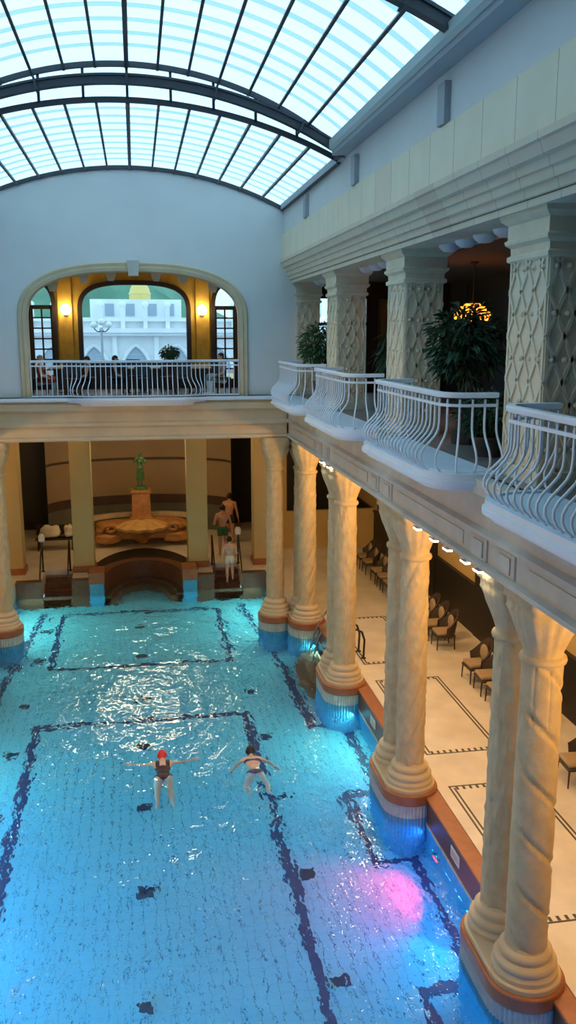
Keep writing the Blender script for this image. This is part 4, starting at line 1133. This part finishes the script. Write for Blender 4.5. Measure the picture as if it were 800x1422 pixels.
def person(label, loc, rot, H, skin, hair, clothes, pose=None, sit=False, head=(0, 0, 0), female=False, cap=None, group=None, long=False):
    me, hc, dz = figure(H, pose, sit, head, female)
    me.materials.clear(); me.materials.append(M[skin])
    o = bpy.data.objects.new('person', me); COL.objects.link(o); o.location = loc; o.rotation_euler = rot
    tag(o, label, 'person', group, 'thing')
    # hair: the skull above the brow and behind the ears
    zb = -.035 if not long else -.07
    def ph(c):
        d = (c - hc) / H
        if abs(d.x) > .052 or d.z < zb or d.length > .12: return False
        return d.z > .028 or (d.y < (.012 if long else -.012) and d.z > zb) or (d.z > .012 and d.y < .03)
    shell(me, ph, .010 if hair else .005, M[hair] if hair else M[cap], 'hair' if hair else 'swim_cap', o)
    for nm, pr, m, off in clothes:
        shell(me, (lambda c, pr=pr: pr(c.x / H, c.y / H, c.z / H - dz)), off, M[m], nm, o)
    for s_ in (-1, 1):
        b = MB(); b.sphere(hc + Vc((s_ * .019, .045, .004)) * H, .0075 * H, 10, 8); b.build('eye', M['eye'], o)
    return o
shorts = lambda x, y, z: .40 < z < .575 and abs(x) < .125
trunk_top = lambda x, y, z: .50 < z < .835 and abs(x) < .125
suit = lambda x, y, z: (.465 < z < .70 and abs(x) < .112 and z > .465 + 1.1 * max(0, abs(x) - .03)) or (.70 <= z < .83 and .035 < abs(x) < .075 and (y < 0 or z > .6)) or (.70 <= z < .77 and abs(x) < .1 and y > -.01)
brief = lambda x, y, z: .475 < z < .555 and abs(x) < .11 and z > .475 + .9 * max(0, abs(x) - .05)
bra = lambda x, y, z: .715 < z < .745 and abs(x) < .105
PR = -math.radians(82)
def both(**k):
    d = {}
    for j, (x, y, z) in k.items(): d[j + 'L'] = (-x, y, z); d[j + 'R'] = (x, y, z)
    return d
person('swimmer in a red cap and dark swimsuit with arms spread wide', (.26, 15.78, WZ - .25), (PR, 0, 0), 1.92, 'skin_pale', None,
       [('swimsuit', suit, 'black_suit', .006)], both(el=(.215, .01, .815), wr=(.325, .015, .845), kn=(.07, .03, .285), an=(.075, -.02, .06), toe=(.085, -.01, -.02)), head=(0, -.045, -.01), female=True, cap='redcap', long=True)
person('black-haired swimmer in a dark blue bikini beside the navy lane line', (2.14, 15.7, WZ - .24), (PR, 0, 0), 1.85, 'skin_pale', 'hair',
       [('bikini_bottom', brief, 'blue_suit', .006), ('bikini_top', bra, 'blue_suit', .006)], both(el=(.185, .02, .735), wr=(.235, .05, .66), kn=(.115, .09, .33), an=(.10, .02, .15), toe=(.13, .0, .09)), head=(0, -.05, -.01), female=True, long=True)
person('bare-chested man in green shorts walking away by the right stairs', (3.02, 32.5, 0), (0, 0, .08), 2.0, 'skin', 'hair', [('shorts', shorts, 'green_shorts', .012)],
       {'wrL': (-.13, .10, .60), 'elL': (-.165, -.02, .64), 'knR': (.06, .04, .29), 'anR': (.06, -.04, .055), 'knL': (-.055, .015, .285), 'anL': (-.055, .03, .045)})
person('bare-chested person in dark shorts standing behind the man in green shorts', (3.5, 34.6, 0), (0, 0, -.3), 2.05, 'skin', 'hair', [('shorts', shorts, 'dark_cloth', .012)])
person('shorter person in white shorts climbing the brown pool steps', (3.08, 30.62, -.53), (0, 0, .05), 1.72, 'skin_pale', 'hair', [('shorts', lambda x, y, z: .43 < z < .60 and abs(x) < .13, 'white_cloth', .016), ('shirt', bra, 'grey_cloth', .006)],
       {'wrR': (.13, .10, .55), 'knR': (.06, .06, .30), 'anR': (.06, .0, .10)}, female=True)
# statue
me, hc, dz = figure(1.42, {'elR': (.17, .05, .70), 'wrR': (.075, .10, .80), 'elL': (-.175, .02, .68), 'wrL': (-.05, .10, .72), 'knL': (-.04, .03, .285), 'anL': (-.035, .0, .045)}, female=True)
stt = empty('bronze_statue', (0, 35.55, 2.155), PI, 'green bronze statue of a standing figure on the fountain pedestal', 'statue', None, 'thing')
me.materials.clear(); me.materials.append(M['bronze'])
o = bpy.data.objects.new('figure', me); COL.objects.link(o); o.parent = stt; o.location = (0, 0, .10)
b = MB(); b.lathe([(.28, 0), (.28, .05), (.23, .07), (.22, .12)], 20); b.build('base', M['bronze'], stt)
b = MB()
for i in range(14):
    a = 2 * PI * i / 14; b.tube([(.105 * math.cos(a), .085 * math.sin(a), .88), (.13 * math.cos(a), .10 * math.sin(a), .60), (.15 * math.cos(a + .3), .12 * math.sin(a + .3), .36)], .028, 6)
b.build('drapery', M['bronze'], stt)

tr = MB(); op, ip = apse_pts(2.0, 4.3, 32), apse_pts(APX + .4, APY + .4, 32)  # thin black sheet laid as painted shadow under the shell
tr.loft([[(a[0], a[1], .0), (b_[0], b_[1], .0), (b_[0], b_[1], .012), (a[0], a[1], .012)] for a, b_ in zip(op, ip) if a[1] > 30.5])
struct(tr.build('trim_shell_shade', M['blackwood'], smooth=False), 'dark sheet painting the shade below the shell fountain', 'painted shade')
# posts, bench and towels
for x, y, ball, lab in ((-3.52, 31.3, 1, 'thin handrail post with pale cap left of the left stairs'), (-2.58, 31.3, 0, 'thin handrail post right of the left stairs'), (2.50, 31.3, 0, 'thin dark handrail post beside the man in green shorts'), (3.46, 31.3, 1, 'thin handrail post with pale cap right of the right stairs')):
    r = empty('handrail_post', (x, y, 0), 0, lab, 'post', 'handrail posts of the stair bays', 'thing')
    b = MB(); b.lathe([(.07, 0), (.07, .02), (.032, .04), (.03, 1.1)], 12); b.build('post', M['darkwood'], r)
    b = MB(); b.tube([(0, 0, 1.1), (0, -.15, 1.08), (0, -.7, .55), (0, -1.1, .15), (0, -1.2, -.1)], .026, 8); b.build('rail', M['darkwood'], r)
    if ball: b = MB(); b.lathe([(.04, 1.08), (.11, 1.12), (.12, 1.28), (.08, 1.36), (.0, 1.38)], 14); b.build('cap', M['white_plate'], r)
bn = empty('bench', (-3.35, 34.6, 0), 0, 'dark bench with white towels by the left doorway', 'bench', None, 'thing')
b = MB(); b.box(-.75, .75, -.25, .25, .42, .48); b.build('seat', M['darkwood'], bn, bevel=.01)
b = MB(); b.box(-.75, .75, .22, .27, .55, .95); b.build('backrest', M['darkwood'], bn, bevel=.01)
for x in (-.65, .65):
    for y in (-.2, .2):
        b = MB(); b.box(x - .03, x + .03, y - .03, y + .03, 0, .42 if y < 0 else .95); b.build('leg', M['darkwood'], bn, smooth=False)
for x, h, lab in ((-3.55, .5, 'larger white towel heap on the dark bench'), (-2.85, .3, 'smaller white towel hanging at the end of the dark bench')):
    b = rock(0, 0, .24, .36 if h > .4 else .16, .2, .24, x, 24, 14, .3); b.v = [(a, c, max(0, d)) for a, c, d in b.v]
    tag(b.build('towel', M['towel'], ang=70, loc=(x, 34.56, .50)), lab, 'towel', 'towels on the bench', 'thing')

# curved handrails at the underwater steps
for y, lab in ((21.15, 'dark curved handrail behind the third column pair'), (22.9, 'curved steel handrail by the corner columns')):
    m = M['darkwood'] if y < 22 else M['steel']
    r = empty('handrail', (5.35, y, 0), 0, lab, 'handrail', 'handrails of the bay steps', 'thing')
    for dy in (-.02, .5):
        b = MB(); b.tube([(.25, dy, 0), (.27, dy, .5), (.2, dy, .72), (.05, dy, .80), (-.15, dy, .72), (-.45, dy, .3), (-.62, dy, -.1), (-.72, dy, -.55), (-.78, dy, -1.0)], .03, 8); rl_ = b.build('rail', m, r)
        b = MB(); b.lathe([(.07, 0), (.07, .015), (.04, .03)], 12, (.25, dy, 0)); b.build('flange', m, rl_)
# white plates on the pool edge
for y, lab in ((12.62, 'white plate on the brown pool edge between the two nearest column plinths'), (17.9, 'white plate on the brown pool edge beyond the middle column plinth')):
    b = MB(); b.box(4.985, 5.0, y - .2, y + .2, -.36, -.16); b.mi = 1; b.box(4.980, 4.986, y - .16, y + .16, -.33, -.19)
    tag(b.build('wall_plate', [M['white_plate'], M['cream_stone']], bevel=.004), lab, 'plate', 'white plates on the pool edge', 'thing')

# lamps under the beam
lampY = [(450, 629), (460, 633), (584, 737), (607, 751), (626, 764), (651, 780), (669, 793)]
import itertools
def ray(px, py):
    R = cam.rotation_euler.to_matrix(); return (R @ Vc(((px - W / 2) / f_px, -(py - H / 2) / f_px, -1))).normalized()
first = None
for k, (px, py) in enumerate(lampY):
    d = ray(px, py); t = 4.32 / d.x; p = Vc((0, 0, E)) + d * t
    if first is None:
        r = empty('floodlight'); 
        b = MB(); b.box(-.055, .055, -.14, .14, .03, .07); hs_ = b.build('housing', M['steel'], r, bevel=.008)
        b = MB(); b.box(-.05, .05, -.13, .13, -.0, .03); b.build('lens', M['led'], hs_, bevel=.006)
        b = MB(); b.box(-.02, .02, -.02, .02, .07, .11); b.build('bracket', M['steel'], r, smooth=False)
        first = r
    else: r = copy_tree(first)
    r.location = (4.27, p.y, BB - .08); r.scale = (.75, .75, .75)
    tag(r, 'small lit white floodlight hanging under the stone beam of the right colonnade', 'floodlight', 'floodlights under the beam', 'thing')

# gallery ceiling domes
first = None
for yc in (7.4, 12.5, 17.65, 22.7):
    for k in range(5):
        y = yc + (k - 2) * .74
        if first is None:
            r = empty('ceiling_lamp'); b = MB(); b.lathe([(.0, -.17), (.09, -.16), (.155, -.11), (.18, -.05), (.185, -.02)], 24); b.build('glass_dome', M['dome'], r)
            b = MB(); b.lathe([(.20, -.03), (.21, -.015), (.21, 0)], 24); b.build('rim', M['white_paint'], r); first = r
        else: r = copy_tree(first)
        r.location = (5.0, y, CB + .08); tag(r, 'unlit white dome on the ceiling between the gallery pillars', 'ceiling lamp', 'white ceiling domes of the gallery', 'thing')
# chandelier
ch = empty('chandelier', (6.9, 17.75, CB + .08), 0, 'glowing amber chandelier in the dark gallery behind the plant', 'chandelier', None, 'thing')
b = MB(); b.lathe([(.09, 0), (.08, -.04), (.02, -.06), (.012, -.08), (.012, -.78), (.03, -.8)], 12); b.build('rod', M['dark_iron'], ch)
for q_, (R_, z) in enumerate(((.14, -.84), (.24, -.90), (.33, -1.0))):
    b = MB(); b.tube([(R_ * math.cos(2 * PI * i / 24), R_ * math.sin(2 * PI * i / 24), z) for i in range(25)], .012, 6); rgo = b.build('ring', M['gold'], ch)
    n = 7 + 5 * q_
    for i in range(n):
        a = 2 * PI * i / n + q_; x, y = R_ * math.cos(a), R_ * math.sin(a)
        b = MB(); b.lathe([(.0, -.2), (.035, -.17), (.052, -.1), (.042, -.03), (.012, 0)], 8, (x, y, z)); b.build('glass_drop', M['amber'], rgo)
light('POINT', 'chandelier_light', (6.9, 17.75, 8.2), 1, (1, .5, .12), .25)

# ------------------------------------------------------------------ plants
def plant(name, loc, label, Rx, Rz, hc_, n, leaf, seed, L=.22, pot_r=.26, pot_h=.5, droop=.4, cat='plant'):
    rnd = random.Random(seed); r = empty(name, loc, 0, label, cat, None, 'thing')
    b = MB(); b.lathe([(pot_r * .7, 0), (pot_r, pot_h * .9), (pot_r * 1.08, pot_h * .92), (pot_r * 1.08, pot_h), (pot_r * .9, pot_h), (pot_r * .88, pot_h * .88), (.0, pot_h * .88)], 24); b.build('pot', M['pot'], r)
    st_, fo = MB(), MB()
    for k in range(9):
        a = rnd.random() * 6.28; q_ = rnd.uniform(.2, .75); tip = (Rx * q_ * math.cos(a), Rx * q_ * math.sin(a), hc_ + rnd.uniform(-.3, .7) * Rz)
        st_.tube([(.05 * math.cos(a), .05 * math.sin(a), pot_h * .85), (tip[0] * .4, tip[1] * .4, (pot_h + tip[2]) * .55), tip], .014, 5)
    for k in range(n):
        while 1:
            p = Vc((rnd.uniform(-1, 1), rnd.uniform(-1, 1), rnd.uniform(-1, 1)))
            if .25 < p.length < 1: break
        p = p * (.65 + .35 * p.length); c = Vc((p.x * Rx, p.y * Rx, hc_ + p.z * Rz))
        d = (Vc((p.x, p.y, p.z * .6)) + Vc((rnd.gauss(0, .5), rnd.gauss(0, .5), rnd.gauss(0, .4) - droop * .5))).normalized()
        s_ = d.cross(Vc((rnd.gauss(0, .4), rnd.gauss(0, .4), 1))).normalized(); u = s_.cross(d); l = L * rnd.uniform(.6, 1.25); w_ = l * .15
        tip = c + d * l - Vc((0, 0, droop * l * .5)); m_ = c + d * l * .5 - Vc((0, 0, droop * l * .12))
        fo.add([c, m_ + s_ * w_ + u * .01, tip, m_ - s_ * w_ + u * .01, m_ - u * .012], [(0, 1, 4), (1, 2, 4), (2, 3, 4), (3, 0, 4)])
    st_.build('stem', M['stem'], r); fo.build('foliage', M[leaf], r, smooth=False)
    return r
plant('potted_plant', (5.1, 13.3, G), 'large dark-leaved potted plant behind the balcony under the amber chandelier', .55, .58, 1.62, 900, 'leaf_dark', 1, .24)
plant('potted_plant', (4.85, 23.0, G), 'bushy green potted plant at the balcony next to the far wall', .62, .55, 1.45, 1100, 'leaf', 2, .2)
plant('potted_palm', (5.75, 19.1, G), 'tall fronded potted plant between the two farther gallery pillars', .42, .75, 1.35, 500, 'leaf_dark', 3, .34, droop=.9)
plant('potted_shrub', (4.95, 11.9, G), 'low green shrub in a pot behind the balcony railing', .45, .34, .62, 700, 'leaf_dark', 4, .16, pot_h=.3)
plant('potted_shrub', (1.02, 27.9, G - .0), 'small bright green shrub in a tall planter before the arched window', .26, .19, 1.14, 600, 'leaf', 5, .11, pot_r=.2, pot_h=.92)

# ------------------------------------------------------------------ furniture
def wicker_chair():
    r = empty('wicker_armchair')
    b = MB(); b.box(-.27, .27, -.27, .25, .33, .40); b.build('seat_frame', M['wicker'], r, bevel=.02)
    b = MB(); b.box(-.25, .25, -.26, .22, .40, .49); b.build('seat_cushion', M['cushion'], r, bevel=.035)
    b = MB(); rg = []
    for i in range(25):
        a = PI * (-.05 + 1.1 * i / 24); h = .62 + .42 * math.sin(PI * i / 24) ** 1.5; c, s_ = math.cos(a), math.sin(a)
        rg.append([(.29 * c, .02 + .27 * s_, .36), (.36 * c, .03 + .36 * s_, h), (.33 * c, .03 + .33 * s_, h + .02), (.26 * c, .02 + .24 * s_, .36)])
    b.loft(rg); bk_ = b.build('backrest', M['wicker'], r, ang=40)
    b = MB(); b.sphere((0, .20, .68), 1, 16, 10, (.2, .07, .22)); b.build('back_cushion', M['cushion'], bk_)
    for x in (-.24, .24):
        for y in (-.24, .22):
            b = MB(); b.tube([(x, y, .36), (x * 1.06, y * 1.06, 0)], .02, 6, [.022, .015]); b.build('leg', M['leg'], r)
    return r
first = None
for k, y in enumerate((12.4, 13.3, 14.2, 17.0, 17.75, 18.5, 19.25, 21.6, 22.35, 23.1, 25.0, 25.75, 26.5, 27.25, 28.0, 29.2, 30.0)):
    r = wicker_chair() if first is None else copy_tree(first)
    first = first or r
    r.location = (7.95, y, 0); r.rotation_euler = (0, 0, -PI / 2 + .05 * math.sin(k * 2.3))
    tag(r, 'dark wicker armchair with beige cushion in the row along the dark arcade wall', 'armchair', 'wicker armchairs along the arcade wall', 'thing')
ac = empty('blue_armchair', (6.1, 11.6, G), 1.2, 'bright blue armchair glimpsed behind the balcony railing', 'armchair', None, 'thing')
b = MB(); b.box(-.38, .38, -.36, .36, .12, .45); b.build('seat', M['blue_cloth'], ac, bevel=.05)
b = MB(); b.box(-.38, .38, .26, .42, .3, 1.0); b.build('backrest', M['blue_cloth'], ac, bevel=.06)
for x in (-.4, .4): b = MB(); b.box(x - .07, x + .07, -.36, .36, .12, .64); b.build('armrest', M['blue_cloth'], ac, bevel=.04)
for x in (-.32, .32):
    for y in (-.3, .3): b = MB(); b.box(x - .025, x + .025, y - .025, y + .025, 0, .12); b.build('leg', M['leg'], ac, smooth=False)
bn = empty('low_table', (5.75, 13.0, G), 0, 'low grey table behind the balcony with the dark plant', 'table', None, 'thing')
b = MB(); b.box(-.35, .35, -.5, .9, .42, .47); b.build('tabletop', M['soffit'], bn, bevel=.01)
for x in (-.3, .3):
    for y in (-.45, .85): b = MB(); b.box(x - .025, x + .025, y - .025, y + .025, 0, .42); b.build('leg', M['leg'], bn, smooth=False)
def dining_table(x, y, lab):
    r = empty('dining_table', (x, y, G), 0, lab, 'table', 'dining tables of the alcove', 'thing')
    b = MB(); b.box(-.48, .48, -.38, .38, .72, .76); b.build('tabletop', M['table'], r, bevel=.01)
    b = MB(); b.lathe([(.25, 0), (.25, .03), (.05, .06), (.04, .72)], 16); b.build('pedestal', M['dark_iron'], r)
dining_table(-2.05, 26.95, 'tan dining table behind the left part of the railing')
dining_table(.22, 26.6, 'tan dining table in the middle of the alcove')
dining_table(1.75, 26.4, 'tan dining table behind the right part of the railing')
def dining_chair():
    r = empty('dining_chair')
    b = MB(); b.box(-.22, .22, -.22, .22, .43, .47); b.build('seat', M['dark_cloth'], r, bevel=.015)
    b = MB(); b.box(-.21, .21, .2, .24, .55, .95); b.build('backrest', M['dark_cloth'], r, bevel=.015)
    for x in (-.2, .2):
        for y in (-.2, .21): b = MB(); b.box(x - .018, x + .018, y - .018, y + .018, 0, .43 if y < 0 else .93); b.build('leg', M['leg'], r, smooth=False)
    return r
first = None
for x, y, a in ((-2.75, 26.3, 1.57), (-1.4, 26.45, 1.57), (-.62, 26.5, -1.57), (.9, 26.5, -1.57), (1.05, 27.25, 1.57), (2.44, 25.95, 1.9), (-1.8, 25.75, 3.14), (.15, 25.85, 3.14), (1.3, 25.75, 3.14), (-.1, 27.2, 0)):
    r = dining_chair() if first is None else copy_tree(first); first = first or r
    r.location = (x, y, G + .012); r.rotation_euler = (0, 0, a)
    tag(r, 'dark upholstered dining chair behind the white railing of the alcove', 'chair', 'dining chairs of the alcove', 'thing')
allover = lambda x, y, z: z < .84 and z > .30 and abs(x) < .20
person('diner with light brown hair in red top at left end of the railing', (-2.72, 26.3, G - .05), (0, 0, -1.57), 1.55, 'skin_pale', 'hair_grey', [('top', trunk_top, 'red_cloth', .012), ('trousers', lambda x, y, z: z < .56, 'grey_cloth', .012)], sit=True, female=True, long=True)
person('dark-haired diner seated left of the window centre, facing right', (-1.4, 26.45, G - .05), (0, 0, 1.57), 1.5, 'skin', 'hair', [('top', trunk_top, 'dark_cloth', .012), ('trousers', lambda x, y, z: z < .56, 'dark_cloth', .012)], sit=True)
person('black-haired diner in the middle of the railing before the arched window', (-.62, 26.5, G - .05), (0, 0, -1.57), 1.52, 'skin', 'hair', [('top', trunk_top, 'dark_cloth', .012), ('trousers', lambda x, y, z: z < .56, 'dark_cloth', .012)], sit=True)
person('person in grey and white clothes seated at the right end of the railing', (2.44, 25.95, G - .03), (0, 0, 1.9), 1.6, 'skin', 'hair', [('top', trunk_top, 'grey_cloth', .014), ('trousers', lambda x, y, z: z < .56, 'white_cloth', .014)], sit=True)

# ------------------------------------------------------------------ pool lamps and lights
def pool_lamp(y, z, m, lab):
    r = empty('pool_lamp', (5.0, y, z), 0, lab, 'pool lamp', 'coloured underwater lamps', 'thing'); r.rotation_euler = (0, -PI / 2, 0)
    b = MB(); b.lathe([(.15, -.0), (.15, .03), (.11, .045), (.11, .02), (.0, .02)], 24); b.build('ring', M['steel'], r)
    b = MB(); b.lathe([(.105, .02), (.09, .04), (.0, .05)], 24); b.build('lens', m, r)
pool_lamp(13.5, -1.15, M['red_lamp'], 'red glowing underwater lamp on the right pool wall')
pool_lamp(11.75, -1.15, M['cyan_lamp'], 'cyan glowing underwater lamp on the right pool wall')
def aim(o, d): o.rotation_euler = Vc(d).to_track_quat('-Z', 'Y').to_euler(); return o
aim(light('SPOT', 'red_pool_light', (4.8, 13.5, -.95), 360, (1, .01, .02), .08, spot=1.7), (-.8, -.24, -.42))
aim(light('SPOT', 'cyan_pool_light', (4.8, 11.75, -.95), 30, (.0, .70, 1), .08, spot=1.5), (-.8, -.25, -.6))
for s_ in (1, -1):  # unseen strip lights added under water as fill to brighten the pool
    aim(light('AREA', 'pool_fill_near', (s_ * 4.9, 9.5, -.74), 100 if s_ > 0 else 620, (.02, .30, 1) if s_ > 0 else (.06, .58, 1), 15, sy=.22), (-s_, 0, -.30))
    aim(light('AREA', 'pool_fill_end', (s_ * 4.2, 27.7, -.74), 60, (.50, .90, .66), 3.6, sy=.2), (-s_, 0, -.3))
    aim(light('AREA', 'pool_fill_far', (s_ * 4.85, 20.5, -.74), 110, (.34, .84, .64), 7, sy=.22), (-s_, 0, -.38))
WARM = (1, .70, .40); GOLD = (1, .54, .13)
for y in (2.5, 7.4, 12.5, 17.6, 22.4):
    light('POINT', 'arcade_light', (7.2, y, 4.8), 56, WARM, .3)
    light('POINT', 'arcade_light', (-6.6, y, 4.8), 56, WARM, .3)
for y in (8.6, 13.7, 18.75, 23.3):
    light('POINT', 'capital_light', (5.7, y - 1.2, 4.85), 130, GOLD, .1)
    light('POINT', 'capital_light', (-5.7, y - 1.2, 4.85), 130, GOLD, .1)
for x in (-6.3, 6.3): light('POINT', 'passage_light', (x, 28.5, 4.7), 35, (1, .58, .22), .2)
for x in (-3, 3): light('POINT', 'stair_light', (x, 30.0, 5.0), 8, (1, .55, .18), .12)
for x in (-2.6, -1.6, -.55, .55, 1.6, 2.6): light('POINT', 'fountain_room_light', (x, 33.0 + .4 * (abs(x) < 1), 4.98), 17, (1, .70, .34), .24)  # unseen lamps added for water glints; they light the room too
aim(light('SPOT', 'fountain_light', (0, 31.8, 5.1), 30, (1, .58, .22), .15, spot=1.6), (0, 3.4, -4.0))
for x in (-2.3, -1.15, 0, 1.15, 2.3):  # unseen spots added behind the far beam to put glints on the water
    aim(light('SPOT', 'pool_glint_spot', (x, 33.3, 4.92), 160, (1, .80, .50), .30, spot=1.1), (-x * .6, -11.5, -5.4))
for y in (13.2, 18.2, 22.6):  # more added spots, hidden in the arcade, for glints near the columns
    aim(light('SPOT', 'pool_glint_spot', (5.7, y, 5.1), 150, (1, .86, .64), .25, spot=1.4), (-2.4, -6.0, -5.6))
